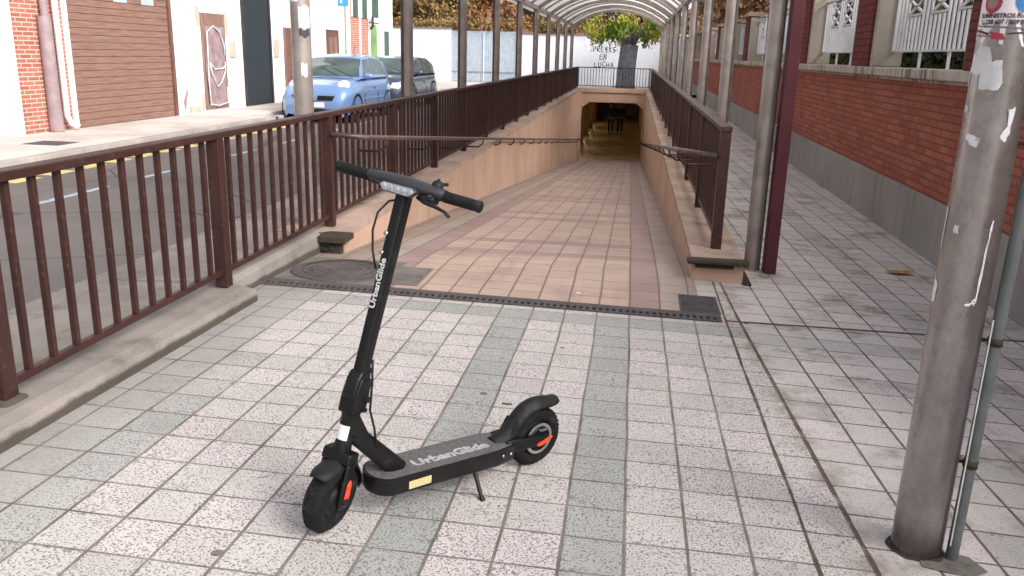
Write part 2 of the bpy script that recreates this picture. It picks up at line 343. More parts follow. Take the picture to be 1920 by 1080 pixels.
# ------------------------------------------------------------------ mesh helpers
class MB:
    def __init__(s): s.v = []; s.f = []
    def add(s, vs, fs): k = len(s.v); s.v += [Vector(v) for v in vs]; s.f += [tuple(i+k for i in f) for f in fs]; return s
    def box(s, x0, x1, y0, y1, z0, z1):
        return s.add([(x, y, z) for z in (z0, z1) for y in (y0, y1) for x in (x0, x1)],
                     [(0, 2, 3, 1), (4, 5, 7, 6), (0, 1, 5, 4), (2, 6, 7, 3), (0, 4, 6, 2), (1, 3, 7, 5)])
    def prism(s, pts, fn, a, b): # polygon pts 2d, fn(p, t)->3d
        n = len(pts); vs = [fn(p, a) for p in pts]+[fn(p, b) for p in pts]
        return s.add(vs, [tuple(range(n))[::-1], tuple(range(n, 2*n))]+[(i, (i+1) % n, n+(i+1) % n, n+i) for i in range(n)])
    def tube(s, pts, r, seg=10, cap=True, flat=1.0):
        pts = [Vector(p) for p in pts]; n = len(pts); rs = r if isinstance(r, (list, tuple)) else [r]*n
        t0 = (pts[1]-pts[0]).normalized(); up = Vector((0, 0, 1)) if abs(t0.z) < .9 else Vector((0, 1, 0))
        a = t0.cross(up).normalized(); k = len(s.v)
        for i, p in enumerate(pts):
            t = (pts[min(i+1, n-1)]-pts[max(i-1, 0)]).normalized()
            a = (a-t*a.dot(t)).normalized(); b = t.cross(a)
            for j in range(seg):
                q = 2*pi*j/seg; s.v.append(p+(a*cos(q)+b*sin(q)*flat)*rs[i])
        for i in range(n-1):
            for j in range(seg):
                s.f.append((k+i*seg+j, k+i*seg+(j+1) % seg, k+(i+1)*seg+(j+1) % seg, k+(i+1)*seg+j))
        if cap: s.f.append(tuple(k+j for j in range(seg))[::-1]); s.f.append(tuple(k+(n-1)*seg+j for j in range(seg)))
        return s
    def lathe(s, prof, fn, seg=32): # prof [(r,h)], fn(r*cos, r*sin, h)->3d ; closed if ring
        k = len(s.v); n = len(prof)
        for (r, h) in prof:
            for j in range(seg): q = 2*pi*j/seg; s.v.append(Vector(fn(r*cos(q), r*sin(q), h)))
        for i in range(n-1):
            for j in range(seg): s.f.append((k+i*seg+j, k+i*seg+(j+1) % seg, k+(i+1)*seg+(j+1) % seg, k+(i+1)*seg+j))
        return s
    def grid(s, fn, nu, nv):
        k = len(s.v)
        for i in range(nu+1):
            for j in range(nv+1): s.v.append(Vector(fn(i/nu, j/nv)))
        for i in range(nu):
            for j in range(nv): q = k+i*(nv+1)+j; s.f.append((q, q+1, q+nv+2, q+nv+1))
        return s
    def build(s, name, mat, parent=None, bevel=0, smooth=False, solid=0, sub=0, weld=False, auto=None, fixn=True):
        me = bpy.data.meshes.new(name)
        off = Vector(parent['_o']) if parent is not None and '_o' in parent else Vector((0, 0, 0))
        me.from_pydata([v-off for v in s.v], [], s.f)
        if weld or fixn:
            bm = bmesh.new(); bm.from_mesh(me)
            if weld: bmesh.ops.remove_doubles(bm, verts=bm.verts, dist=1e-5)
            if fixn: bmesh.ops.recalc_face_normals(bm, faces=bm.faces)
            bm.to_mesh(me); bm.free()
        o = bpy.data.objects.new(name, me); COL.objects.link(o)
        me.materials.append(MT[mat] if isinstance(mat, str) else mat)
        if parent is not None: o.parent = parent
        if solid: md = o.modifiers.new('t', 'SOLIDIFY'); md.thickness = solid; md.offset = 0
        if bevel: md = o.modifiers.new('b', 'BEVEL'); md.width = bevel; md.segments = 2; md.limit_method = 'ANGLE'
        if sub: md = o.modifiers.new('s', 'SUBSURF'); md.levels = sub; md.render_levels = sub
        if smooth:
            me.polygons.foreach_set('use_smooth', [True]*len(me.polygons))
            if auto or bevel:
                try: me.set_sharp_from_angle(angle=radians(auto or 40))
                except Exception: pass
        return o
def thing(name, label, cat, loc=(0, 0, 0), group=None):
    o = bpy.data.objects.new(name, None); COL.objects.link(o); o.empty_display_size = .2
    o.location = loc; o['_o'] = list(loc); o['label'] = label; o['category'] = cat
    if group: o['group'] = group
    THINGS.append(o); return o
THINGS = []
def tag(o, label, cat, group=None):
    o['label'] = label; o['category'] = cat
    if group: o['group'] = group
    return o
def struct(o): o['kind'] = 'structure'; return o
def inst(src, parent, delta):
    c = src.copy(); COL.objects.link(c); c.parent = parent; c.location = Vector(src.location)+Vector(delta); return c
def textmesh(body, size, bold=0.0, ext=0.0, align='CENTER', sx=1.0):
    cu = bpy.data.curves.new('t', 'FONT'); cu.body = body; cu.size = size; cu.align_x = align; cu.align_y = 'CENTER'
    cu.offset = bold; cu.extrude = ext; cu.resolution_u = 3
    o = bpy.data.objects.new('t', cu); COL.objects.link(o)
    dg = bpy.context.evaluated_depsgraph_get(); me = o.evaluated_get(dg).to_mesh()
    vs = [Vector((v.co.x*sx, v.co.y, v.co.z)) for v in me.vertices]; fs = [tuple(p.vertices) for p in me.polygons]
    o.evaluated_get(dg).to_mesh_clear(); bpy.data.objects.remove(o); bpy.data.curves.remove(cu)
    return vs, fs
def text(name, body, size, mat, parent, fn, bold=0.0, sx=1.0, align='CENTER'):
    vs, fs = textmesh(body, size, bold, 0, align, sx)
    b = MB(); b.add([fn(v.x, v.y) for v in vs], fs); return b.build(name, mat, parent, fixn=False)

# ================================================================== GROUND AND PAVING
zp = lambda x, y: -.01885*x-.02204*(y-3.04)
def zramp(x, y):
    a = zp(x, 5.25)
    if y <= 6.2: return a+(-.04-a)*(y-5.25)/.95
    return max(-.04-.092*(y-6.2), -2.782)
def sheet(name, x0, x1, y0, y1, zf, mat, nx=2, ny=2):
    b = MB(); b.grid(lambda u, v: (x0+(x1-x0)*u, y0+(y1-y0)*v, zf(x0+(x1-x0)*u, y0+(y1-y0)*v)), nx, ny)
    o = b.build(name, mat); struct(o)
    if o.data.polygons[0].normal.z < 0: o.data.flip_normals()
    return o
# big ground with an opening over the ramp
g = MB(); Z = -.30
for (x0, x1, y0, y1) in ((-250, -2.5, -60, 300), (.7, 250, -60, 300), (-2.5, .7, -60, 5.5), (-2.5, .7, 36.6, 300)): g.add([(x0, y0, Z), (x1, y0, Z), (x1, y1, Z), (x0, y1, Z)], [(0, 1, 2, 3)])
struct(g.build('ground', 'conc2', weld=False))
sheet('plaza_paving', -2.45, 7, -5, 5.25, zp, 'tile')
sheet('right_pavement', .5, 2.62, 5.25, 36.6, lambda x, y: zp(x, 5.25), 'tile')
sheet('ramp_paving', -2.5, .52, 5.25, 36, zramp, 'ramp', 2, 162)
sheet('road', -7.52, -3.3, -8, 36, lambda x, y: -.10, 'asphalt')
sheet('cross_street', -30, 9, 36.36, 60, lambda x, y: .03, 'pave')
sheet('parking_bay', -8.1, -7.52, 17.4, 33.4, lambda x, y: -.098, 'asphalt')
# far pavement with kerb
b = MB(); b.box(-14, -7.66, -8, 12, -.25, .09).box(-9.4, -7.66, 12, 17.4, -.25, .09).box(-9.4, -8.1, 17.4, 33.4, -.25, .09).box(-9.4, -3.45, 33.4, 36.36, -.25, .088)
struct(b.build('far_pavement', 'pave'))
b = MB(); y = -8
while y < 17.2: b.box(-7.66, -7.5, y, y+.98, -.25, .094); y += .99
b.box(-8.1, -7.5, 17.29, 17.42, -.25, .094)
struct(b.build('far_kerb', 'conc2', bevel=.012))
ORD = ['first', 'second', 'third', 'fourth', 'fifth', 'sixth', 'seventh', 'eighth', 'ninth', 'tenth', 'eleventh', 'twelfth', 'thirteenth', 'fourteenth', 'fifteenth']
# painted marks
b = MB(); y = 7.6
while y < 17:
    tag(MB().box(-7.32, -7.12, y, y+.46, -.1, -.096).build('yellow_dash', 'yellow'), 'dash of broken yellow line along the far kerb, '+ORD[min(int((y-7.6)/.66+.5), 14)]+' from the left', 'road marking', 'yellow dashes along the far kerb'); y += .66
b = MB()
for y0 in (7.75, 9.7, 12.2, 14.0, 16.4, 18.5):
    tag(MB().box(-6.06, -5.98, y0, y0+(1.25 if y0 < 8 else .8), -.1, -.096).build('blue_dash', 'bluep'), 'faded blue painted road dash, '+ORD[(7.75, 9.7, 12.2, 14.0, 16.4, 18.5).index(y0)]+' from the left', 'road marking', 'faded blue dashes mid road')
# near kerb slab (with chamfered front), then the recessed further slab
def pris_y(b, pts, y0, y1): return b.prism(pts, lambda p, t: (p[0], t, p[1]), y0, y1)
b = MB()
ys = [-5+i*.35 for i in range(28)]+[4.72]
def prof(y):
    ft = .118-.02*(y-2.5); wob = .008*noise.noise(Vector((y*2.3, 0, 0)))
    return [(-3.36, -.3), (-3.36, .075), (-2.31+wob, ft+.022), (-2.238+wob, ft+.006), (-2.222+wob, ft-.02), (-2.222+wob, -.3)]
k = 0; rows = [prof(y) for y in ys]
vs = [(p[0], y, p[1]) for y, pr in zip(ys, rows) for p in pr]; n = 6
fs = [(i*n+j, i*n+j+1, (i+1)*n+j+1, (i+1)*n+j) for i in range(len(ys)-1) for j in range(n-1)]+[tuple(range(n)), tuple((len(ys)-1)*n+j for j in range(n))[::-1]]
b.add(vs, fs)
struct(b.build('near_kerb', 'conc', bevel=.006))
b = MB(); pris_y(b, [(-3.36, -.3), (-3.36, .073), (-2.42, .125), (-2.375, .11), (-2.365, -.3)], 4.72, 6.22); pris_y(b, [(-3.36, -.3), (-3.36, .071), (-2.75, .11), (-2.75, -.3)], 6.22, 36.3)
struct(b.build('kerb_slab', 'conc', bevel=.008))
b = MB(); b.box(.87, .93, 6.05, 36.3, -.2, -.052); struct(b.build('gutter_edge', 'darkconc'))

# ================================================================== UNDERPASS
def retaining(xa, xb, y0, name, label, inner):
    t = thing(name, label, 'retaining wall', ((xa+xb)/2, y0, 0), 'peach retaining walls of the ramp')
    b = MB(); b.box(xa, xb, y0, 36.0, -3.1, .06); b.build('wall_face', 'plaster', t)
    def cz(x, y): return .105+.002*(y-6)+.012*noise.noise(Vector((x*4, y*1.3, 1)))
    b = MB(); n = 60
    for i in range(n):
        ya, yb = y0-.02+(36.02-y0)*i/n, y0-.02+(36.02-y0)*(i+1)/n
        e = .003
        b.add([(xa-e, ya, .06), (xb+e, ya, .06), (xb+e, yb, .06), (xa-e, yb, .06), (xa-e, ya, cz(xa, ya)), (xb+e, ya, cz(xb, ya)), (xb+e, yb, cz(xb, yb)), (xa-e, yb, cz(xa, yb))],
              [(4, 5, 6, 7), (0, 3, 7, 4), (1, 5, 6, 2)]+([(0, 4, 5, 1)] if i == 0 else [])+([(3, 2, 6, 7)] if i == n-1 else []))
    b.build('wall_top', 'cop', t, weld=True)
    return t
tl = retaining(-2.75, -2.2, 6.27, 'retaining_wall', 'long peach-painted wall along the street side of the ramp', 1)
tr = retaining(.5, .87, 6.1, 'retaining_wall', 'long peach-painted wall between ramp and brick-wall pavement', -1)
# damp broken ends
b = MB(); b.box(-2.76, -2.205, 6.19, 6.262, -.2, .052).box(-2.78, -2.15, 6.14, 6.36, .056, .104)
for i in range(9):
    x = -2.7+.05*i; b.box(x, x+.045, 6.175, 6.189, -.02+.02*random.random(), .03*random.random())
b.build('broken_end', 'darkconc', tl, bevel=.008)
b = MB(); b.box(-2.5, -2.47, 6.16, 6.188, -.01, .035).box(-2.455, -2.43, 6.16, 6.188, -.03, -.002); b.build('moss_patch', 'leaf_d', tl)
b = MB(); b.box(.46, .90, 6.03, 6.14, .078, .112).box(.52, .80, 6.06, 6.094, .045, .07); b.build('broken_end', 'darkconc', tr, bevel=.012)
# mouth
t = thing('underpass_portal', 'peach underpass entrance with lintel at the foot of the ramp', 'underpass entrance', (-.8, 36, -2.78))
b = MB(); b.box(-2.75, .87, 36.0, 36.34, -.38, .2); b.build('lintel', 'plaster', t, bevel=.01)
b = MB(); b.box(-2.2, .5, 35.94, 35.998, .02, .17).box(-2.2, -2.12, 35.94, 35.998, -2.9, .02).box(.44, .5, 35.94, 35.998, -2.9, .02); b.build('frame_band', 'plaster', t, bevel=.01)
for sx, xe in ((1, -2.12), (-1, .44)):
    b = MB(); b.prism([(xe, -.382), (xe+sx*.30, -.38), (xe, -.62)], lambda p, tt: (p[0], tt, p[1]), 36.0, 36.3); b.build('corner_haunch', 'plaster', t)
b = MB(); b.box(-3.3, -2.72, 36.34, 64, -3.1, -.36).box(-2.7, -2.2, 36.0, 36.34, -3.1, -.36).box(.48, .87, 36.0, 64, -3.1, -.36); b.build('side_wall', 'ceil', t)
b = MB(); b.box(-3.3, .87, 36.34, 64, -.36, -.2); b.build('ceiling', 'ceil', t)
b = MB(); b.box(-3.3, .87, 64, 64.3, -3.1, -.2); b.build('end_wall', 'ceil', t)
for i in range(5):
    y = 38.6+i*4.9
    b = MB(); b.box(-2.718, -2.42, y, y+.35, -2.78, -.39); b.build('pilaster', 'ceil', t)
struct(MB().box(-3.2, .87, 36.0, 64, -2.95, -2.784).build('underpass_floor', 'tfloor'))
l0 = None
for i in range(4):  # added glowing strips imitate pilaster faces lit by hidden lamps
    y = 40.4+i*4.9
    t = thing('glow_strip', ['first', 'second', 'third', 'fourth', 'fifth', 'sixth', 'seventh'][i]+' glowing strip from the entrance on the left tunnel wall, for a lit pilaster face', 'lamp', (-2.7, y+.16, -2.6), 'glowing strips for lit pilaster faces in the underpass')
    MB().box(-2.718, -2.56, y+.1, y+.22, -2.6, -.80).box(-2.7185, -2.30, y+.1, y+.22, -.7995, -.74).build('strip_backing', 'ceil', t, bevel=.004)
    MB().box(-2.558, -2.525, y+.13, y+.19, -2.55, -.85).build('strip_face', 'lamp', t)
# bridge parapet railing over the mouth
t = thing('bridge_railing', 'thin black railing across the top of the underpass mouth', 'railing', (-.85, 36.1, .2))
MB().box(-2.36, .66, 36.08, 36.12, 1.0, 1.035).build('top_rail', 'blackrail', t)
MB().box(-2.36, .66, 36.085, 36.115, .27, .30).build('bottom_rail', 'blackrail', t)
bb = None
for i in range(25):
    x = -2.3+i*.12
    if bb is None: bb = MB().box(x-.011, x+.011, 36.09, 36.11, .3, 1.0).build('baluster', 'blackrail', t)
    else: inst(bb, t, (i*.12, 0, 0))
p0 = MB().box(-.88, -.84, 36.08, 36.12, .2, .999).build('post', 'blackrail', t)
for dx in (-1.48, 1.48): inst(p0, t, (dx, 0, 0))

# ================================================================== MAROON RAILINGS
def railing(X0, y0, nb, base, label, first, end_h=1.035, stuff_from=100, pitch=1.872):
    t = thing('railing', label, 'railing', (X0, y0, .1), 'maroon railings beside the ramp')
    y1 = y0+nb*pitch
    b = MB(); b.box(X0-.042, X0+.042, y0-.045, y1, .995, 1.035); b.build('top_rail', 'maroon', t, bevel=.006)
    b = MB(); b.box(X0-.018, X0+.018, y0, y1, .178, .212); b.build('bottom_rail', 'maroon', t, bevel=.004)
    post = MB().box(X0-.038, X0+.038, y0-.038, y0+.038, base, .994).build('post', 'maroon', t, bevel=.004)
    plate = None
    for i in range(1, nb+1): inst(post, t, (0, i*pitch, 0))
    bal = MB().box(X0-.0135, X0+.0135, y0+.141, y0+.168, .2125, .994).build('baluster', 'maroon', t, bevel=.002)
    cnt = 1; rest = MB()
    for i in range(nb):
        for j in range(11):
            d = i*pitch+j*.156
            if i == 0 and j == 0: continue
            if cnt < stuff_from: inst(bal, t, (0, d, 0)); cnt += 1
            else: rest.box(X0-.0135, X0+.0135, y0+.141+d, y0+.168+d, .2125, .994)
    if rest.v:
        o = rest.build('balusters', 'maroon', t); o['kind'] = 'stuff'
    return t
r1 = railing(-2.41, .925, 19, .10, 'long maroon railing between street and ramp, with near balusters in view', True)
for k in (1,):
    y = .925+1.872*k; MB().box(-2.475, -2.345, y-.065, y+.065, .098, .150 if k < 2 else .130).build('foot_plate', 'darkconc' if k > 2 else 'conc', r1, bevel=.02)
r2 = railing(.70, 6.50, 16, .10, 'maroon railing on the brick-wall side of the ramp', True, stuff_from=98, pitch=1.85)
# hand rails following the ramp
def handrail(X0, sgn, y0, z0, y1, label, hook):
    t = thing('handrail', label, 'handrail', (X0, y0, z0), 'sloping handrails on the ramp walls')
    zz = lambda y: z0-.0945*(y-y0)
    pts = [hook]+[(X0, y, zz(y)) for y in (y0, y0+.5, y0+3, y0+8, y1)]
    MB().tube(pts, .021, 10).build('rail', 'maroontop', t, smooth=True)
    y = y0+.6; src = None
    while y < y1-.3:
        z = zz(y); xe = X0+sgn*(abs(X0-(-2.2 if sgn < 0 else .5))+.0)
        zt = min(z-.10, 10)
        wall = zt < .09
        if wall:
            pp = [(X0, y, z-.015), (X0+sgn*.01, y, z-.07), (X0+sgn*.045, y, z-.10), (xe, y, z-.10)]
        else:
            pp = [(X0, y, z-.015), (X0+sgn*.02, y, z-.08), (X0+sgn*.08, y, z-.12), (X0+sgn*.27, y, z-.12)]
        MB().tube(pp, .011, 7).build('bracket', 'maroon', t, smooth=True)
        y += 1.62
    return t
handrail(-2.1, -1, 6.6, .835, 35.8, 'maroon handrail sloping down the street-side ramp wall', (-2.37, 6.5, .86))
handrail(.40, 1, 6.75, .815, 35.8, 'maroon handrail sloping down the ramp wall under the dense railing', (.66, 6.5, .81))

# ================================================================== CANOPY
t = thing('canopy', 'arched walkway canopy of milky roof panels on steel posts over the ramp', 'canopy', (-.8, 6.6, 0))
XL, XR, EZ, RISE = -2.62, 1.0, 2.63, .62
def canopy_post(x, s, y, zb):
    a = MB(); a.tube([(x, y, zb), (x, y, EZ-.03)], .078 if y < 7 and s < 0 else .062, 20); o = a.build('post', 'canopy', t, smooth=True, auto=50)
    return o
def flange(x, s, y, zb):
    a = MB(); a.box(x+s*.055-.014, x+s*.055+.014, y-.055, y+.055, zb, EZ-.03); return a.build('post_flange', 'canopyd', t)
for k in range(10):
    y = 6.6+3.24*k
    for x, s in ((XL, -1), (XR, 1)):
        zb = .06 if s < 0 else -.08
        if k == 0 and s > 0: zb = -.08
        canopy_post(x, s, y, zb)
        if k > 0: flange(x, s, y, zb)
# rectangular maroon downpipe beside the first right post
b = MB(); b.box(1.075, 1.165, 6.46, 6.60, -.07, 2.7); b.build('downpipe', 'maroon2', t, bevel=.008)
for x in (XL, XR):
    MB().box(x-.06, x+.06, 6.2, 36.2, EZ-.03, EZ+.07).build('eave_beam', 'canopy', t, bevel=.006)
def arc(u, r=0.0):
    # circular-ish arch between eaves
    hw = (XR-XL)/2; cx = (XR+XL)/2; R = (hw*hw+RISE*RISE)/(2*RISE); a0 = math.asin(hw/R)
    a = -a0+2*a0*u; return cx+(R+r)*sin(a), EZ+.05+RISE-R+(R+r)*cos(a)
def rib(y, wdt, d):
    a = MB(); N = 28; vs = []
    for i in range(N+1):
        for r, yy in ((-d, y-wdt/2), (-d, y+wdt/2), (0, y+wdt/2), (0, y-wdt/2)):
            x, z = arc(i/N, r); vs.append((x, yy, z))
    fs = [(i*4+j, i*4+(j+1) % 4, (i+1)*4+(j+1) % 4, (i+1)*4+j) for i in range(N) for j in range(4)]+[(0, 1, 2, 3), (N*4+3, N*4+2, N*4+1, N*4)]
    a.add(vs, fs); return a.build('rib', 'canopy', t)
rb = rib(6.6, .09, .09)
for k in range(1, 10): inst(rb, t, (0, 3.24*k, 0))
rb2 = rib(8.22, .05, .05)
rb2.name = 'thin_rib'
for k in range(1, 9): inst(rb2, t, (0, 3.24*k, 0))
pn = MB(); pn.grid(lambda u, v: (arc(-.045+1.09*u, .012)[0], 6.62+3.20*v, arc(-.045+1.09*u, .012)[1]), 30, 1)
pn = pn.build('roof_panel', 'roof', t, smooth=True, fixn=False)
for k in range(1, 9): inst(pn, t, (0, 3.24*k, 0))
# stickers on the first left post
pc = lambda rx, ry, rr, az, z: (rx+rr*cos(az), ry+rr*sin(az), z)
def patch(b, cx, cy, rr, a0, a1, z0, z1, cut=None, n=6):
    # ragged paper on a cylinder
    b.grid(lambda u, v: pc(cx, cy, rr, a0+(a1-a0)*u, (z0 if v == 0 else z1)+((cut(u, v)) if cut else 0)), n, 1)
b = MB(); patch(b, XL, 6.6, .0802, radians(-80), radians(-10), 1.66, 1.83, lambda u, v: .012*sin(u*9+v*3)); patch(b, XL, 6.6, .0802, radians(-150), radians(-80), 1.86, 1.90)
patch(b, XL, 6.6, .0802, radians(-75), radians(-40), 1.30, 1.40, lambda u, v: .01*sin(u*7)); b.build('sticker', 'paper', t, solid=.001)
b = MB(); patch(b, XL, 6.6, .0806, radians(-78), radians(-15), 1.60, 1.655, lambda u, v: .012*sin(u*9+v)); b.build('torn_tape', 'ink', t, solid=.001)

# ================================================================== BRICK BOUNDARY WALL (right)
WX = 2.6
t = thing('boundary_wall', 'red brick boundary wall with grey plinth, stained coping and brick pillars', 'wall', (WX, 2, -.1))
MB().box(WX-.03, 3.0, -2.0, 44, -.3, .40).build('plinth', 'plinth', t, bevel=.008)
MB().box(WX, 2.96, -2.0, 44, .40, 1.352).build('brick_panel', 'brick', t)
b = MB()
pil = [6.68+3.67*k for k in range(-2, 11)]
for k, y0 in enumerate(pil[:-1]):
    if k < 2: continue
    b.box(WX-.10, 3.04, y0+.30, y0+3.67+.27, 1.385, 1.47)
    b.box(WX-.035, 3.0, y0+.36, y0+3.67+.20, 1.353, 1.384)
b.build('coping', 'coping', t, bevel=.012)
for y0 in pil:
    MB().box(WX+.004, 2.95, y0, y0+.73, 1.472, 2.48).build('pillar', 'brickpil', t)
    MB().box(WX+.03, 2.95, y0-.09, y0-.002, 1.472, 2.46).box(WX+.03, 2.95, y0+.732, y0+.82, 1.472, 2.46).build('jamb', 'beige', t, bevel=.01)
    b = MB(); b.box(WX-.06, 3.02, y0-.12, y0+.86, 2.481, 2.54).box(WX-.02, 2.98, y0-.06, y0+.80, 2.541, 2.58); b.build('pillar_cap', 'cop', t, bevel=.01)
def fence_panel(y0, y1, label):
    f = thing('fence_panel', label, 'fence', (2.84, y0, 1.55), 'white metal fence panels between the brick pillars')
    Xf = 2.84; zb, zt = 1.63, 2.36
    b = MB(); b.box(Xf-.018, Xf+.018, y0, y1, zb, zb+.022).box(Xf-.018, Xf+.018, y0, y1, zt, zt+.022).box(Xf-.018, Xf+.018, y0, y1, zt+.10, zt+.12)
    b.box(Xf-.018, Xf+.018, y0, y0+.03, zb+.022, zt).box(Xf-.018, Xf+.018, y1-.03, y1, zb+.022, zt)
    b.build('frame', 'wpaint', f)
    b = MB(); n = 22; step = (y1-y0-.06)/n
    sq = [3, 9, 15]  # lattice bays start (3 bars wide)
    for i in range(1, n):
        y = y0+.03+i*step; z1 = zt
        for s in sq:
            if s < i < s+4: z1 = 1.985
        b.box(Xf-.009, Xf+.009, y-.019, y+.019, zb+.022, z1)
    b.build('bars', 'wpaint', f)
    for s in sq:
        ya, yb = y0+.03+s*step+.02, y0+.03+(s+4)*step-.02; za, zc = 1.99, 2.30
        b = MB(); b.box(Xf-.012, Xf+.012, ya, yb, za, za+.02).box(Xf-.012, Xf+.012, ya, yb, zc, zc+.02)
        def bar(p, q):
            d = Vector((0, q[0]-p[0], q[1]-p[1])).normalized(); nn = Vector((0, -d.z, d.y))*.011
            P, Q = Vector((Xf, *p)), Vector((Xf, *q))
            vs = []
            for x in (-.01, .01):
                for w_ in (P-nn, P+nn, Q+nn, Q-nn): vs.append(w_+Vector((x, 0, 0)))
            b.add(vs, [(0, 1, 2, 3), (7, 6, 5, 4), (0, 4, 5, 1), (1, 5, 6, 2), (2, 6, 7, 3), (3, 7, 4, 0)])
        m_ = (za+zc)/2+.01
        bar((ya, za+.02), (yb, m_)); bar((yb, za+.02), (ya, m_)); bar((ya, m_), (yb, zc)); bar((yb, m_), (ya, zc))
        b.build('lattice', 'wpaint', f)
    b = MB()
    for k in range(2):
        y = y0+(y1-y0)*(.35+.3*k); MB().box(Xf-.012, Xf+.012, y-.012, y+.012, 1.472, zb).build('stub', 'wpaint', f); MB().box(Xf-.01, Xf+.01, y-.012, y+.012, zt+.022, zt+.10).build('stub', 'wpaint', f)
    pass
    return f
nm = ['nearest, beside the camera and behind the lamp pole', 'wide one just left of the lamp pole', 'one directly right of the maroon canopy post', 'one half hidden by the maroon canopy post',
      'one just left of the maroon canopy post', 'second one beyond the maroon canopy post', 'third beyond the maroon canopy post', 'fourth beyond the maroon canopy post', 'fifth beyond the maroon canopy post', 'farthest at the end of the wall']
for k in range(1, 11):
    y0 = pil[k]+.82; y1 = pil[k]+3.67-.09
    fence_panel(y0, y1, 'white barred fence panel, '+nm[k-1])
# hedge behind the fence
def leaves(b, fn, n, s0, s1, flat=.5):
    for i in range(n):
        c = Vector(fn()); s = random.uniform(s0, s1)
        a = Vector((random.gauss(0, 1), random.gauss(0, 1), random.gauss(0, flat))).normalized()
        q = a.cross(Vector((random.gauss(0, 1), random.gauss(0, 1), random.gauss(0, 1)))).normalized()
        b.add([c-a*s, c+q*s*.5, c+a*s, c-q*s*.5], [(0, 1, 2, 3)])
for i, (yc, lab) in enumerate(((6.5, 'dark green shrub behind the nearest white fence panels'), (13.5, 'dark green shrub behind the fence right of the maroon post'), (21.0, 'dark green shrub behind the far fence panels'), (30, 'dark green shrub behind the farthest fence panels'))):
    s = thing('shrub', lab, 'shrub', (4.2, yc, 0), 'shrubs behind the brick wall')
    b = MB()
    def fn():
        for _ in range(50):
            p = Vector((random.uniform(-.9, .9), random.uniform(-3.9, 3.9), random.uniform(.7, 2.9)))
            if noise.noise(Vector((p.x*1.1, p.y*.9+yc, p.z*1.1)))*.6+ (2.6-p.z)*.35 > .05: break
        return (4.2+p.x, yc+p.y, p.z)
    leaves(b, fn, 5200, .05, .11, 1); b.build('foliage', 'leaf_d', s, fixn=False)
    b = MB()
    for k in range(6):
        yy = yc-3+k*1.2; b.tube([(4.2, yy, -.2), (4.25, yy+.1, .9), (4.1, yy+.25, 1.8)], [.04, .03, .012], 6)
    b.build('stem', 'brownbark', s)
# pale house behind the fence
t = thing('garden_building', 'dull beige building standing behind the fence shrubs', 'building', (7, 12, 0))
MB().box(6.5, 12, -4, 40, -.3, 4.6).build('wall', 'beige', t); MB().box(6.3, 12.2, -4.2, 40.2, 4.6, 4.75).build('roof', 'rooftile', t)

# ================================================================== HOUSES ACROSS THE STREET
FX = -9.4
def house(y0, y1, h, mat, label, roofm='rooftile'):
    t = thing('row_house', label, 'house', (FX, (y0+y1)/2, .09), 'houses across the street')
    t['_y'] = [y0, y1]
    MB().box(-19, FX, y0+.003, y1-.003, -.2, h).build('wall', mat, t)
    MB().box(-19.2, FX+.25, y0-.02, y1+.02, h+.002, h+.16).build('roof', roofm, t)
    return t
def opening(t, name, y0, y1, z0, z1, mat, d=.02, frame=None, extra=None):
    b = MB(); b.box(FX+.004, FX+.004+d, y0, y1, z0, z1); o = b.build(name, mat, t, bevel=.004)
    if frame:
        w_ = .05; f = MB(); f.box(FX+.003, FX+.05, y0-w_, y0-.001, z0, z1+w_).box(FX+.003, FX+.05, y1+.001, y1+w_, z0, z1+w_).box(FX+.003, FX+.05, y0-.001, y1+.001, z1+.001, z1+w_)
        fo = f.build('frame', frame, o); fo.location = (0, 0, 0)
        for v in fo.data.vertices: v.co -= Vector(t['_o'])
    return o
# house 1 brick garage
h1 = house(12.0, 16.95, 5.6, 'brickh', 'orange brick house with wide brown garage shutter and drainpipes')
MB().box(-19, FX-.002, 11.96, 12.0, .09, 5.55).box(FX-.002, FX+.012, 11.96, 12.12, .09, 5.55).build('side_render', 'white', h1)
MB().box(FX+.003, FX+.02, 16.66, 16.95, .09, 5.5).build('white_strip', 'white', h1)
b = MB(); z = .1
while z < 2.75: b.box(FX+.004, FX+.03, 13.40, 16.55, z, z+.112); z += .118
gd = b.build('garage_shutter', 'garage', h1, bevel=.006)
MB().box(FX+.003, FX+.06, 13.32, 13.395, .1, 2.8).build('door_trim', 'white', h1)
MB().box(FX+.003, FX+.07, 16.56, 16.66, .1, 2.8).build('door_jamb', 'bdoor', h1)
for y in (14.76, 15.66): MB().box(FX+.031, FX+.04, y, y+.42, 2.225, 2.4).build('shutter_window', 'gate', h1, bevel=.01)
b = MB(); b.tube([(FX+.09, 12.76, .42), (FX+.09, 12.76, 1.9)], .105, 14); 
for z in (.75, 1.05, 1.35, 1.62): b.tube([(FX+.09, 12.76, z), (FX+.09, 12.76, z+.02)], .108, 14)
b.tube([(FX+.09, 12.76, .1), (FX+.09, 12.76, .42)], .112, 14).tube([(FX+.09, 12.78, 1.9), (FX+.09, 12.78, 5.5)], .06, 12)
b.build('drainpipe', 'pipe', h1, smooth=True, auto=40)
MB().tube([(FX+.09, 13.05, 5.5), (FX+.09, 13.05, .32), (FX+.13, 13.08, .2), (FX+.24, 13.12, .14)], .05, 12).build('white_pipe', 'wpipe', h1, smooth=True)
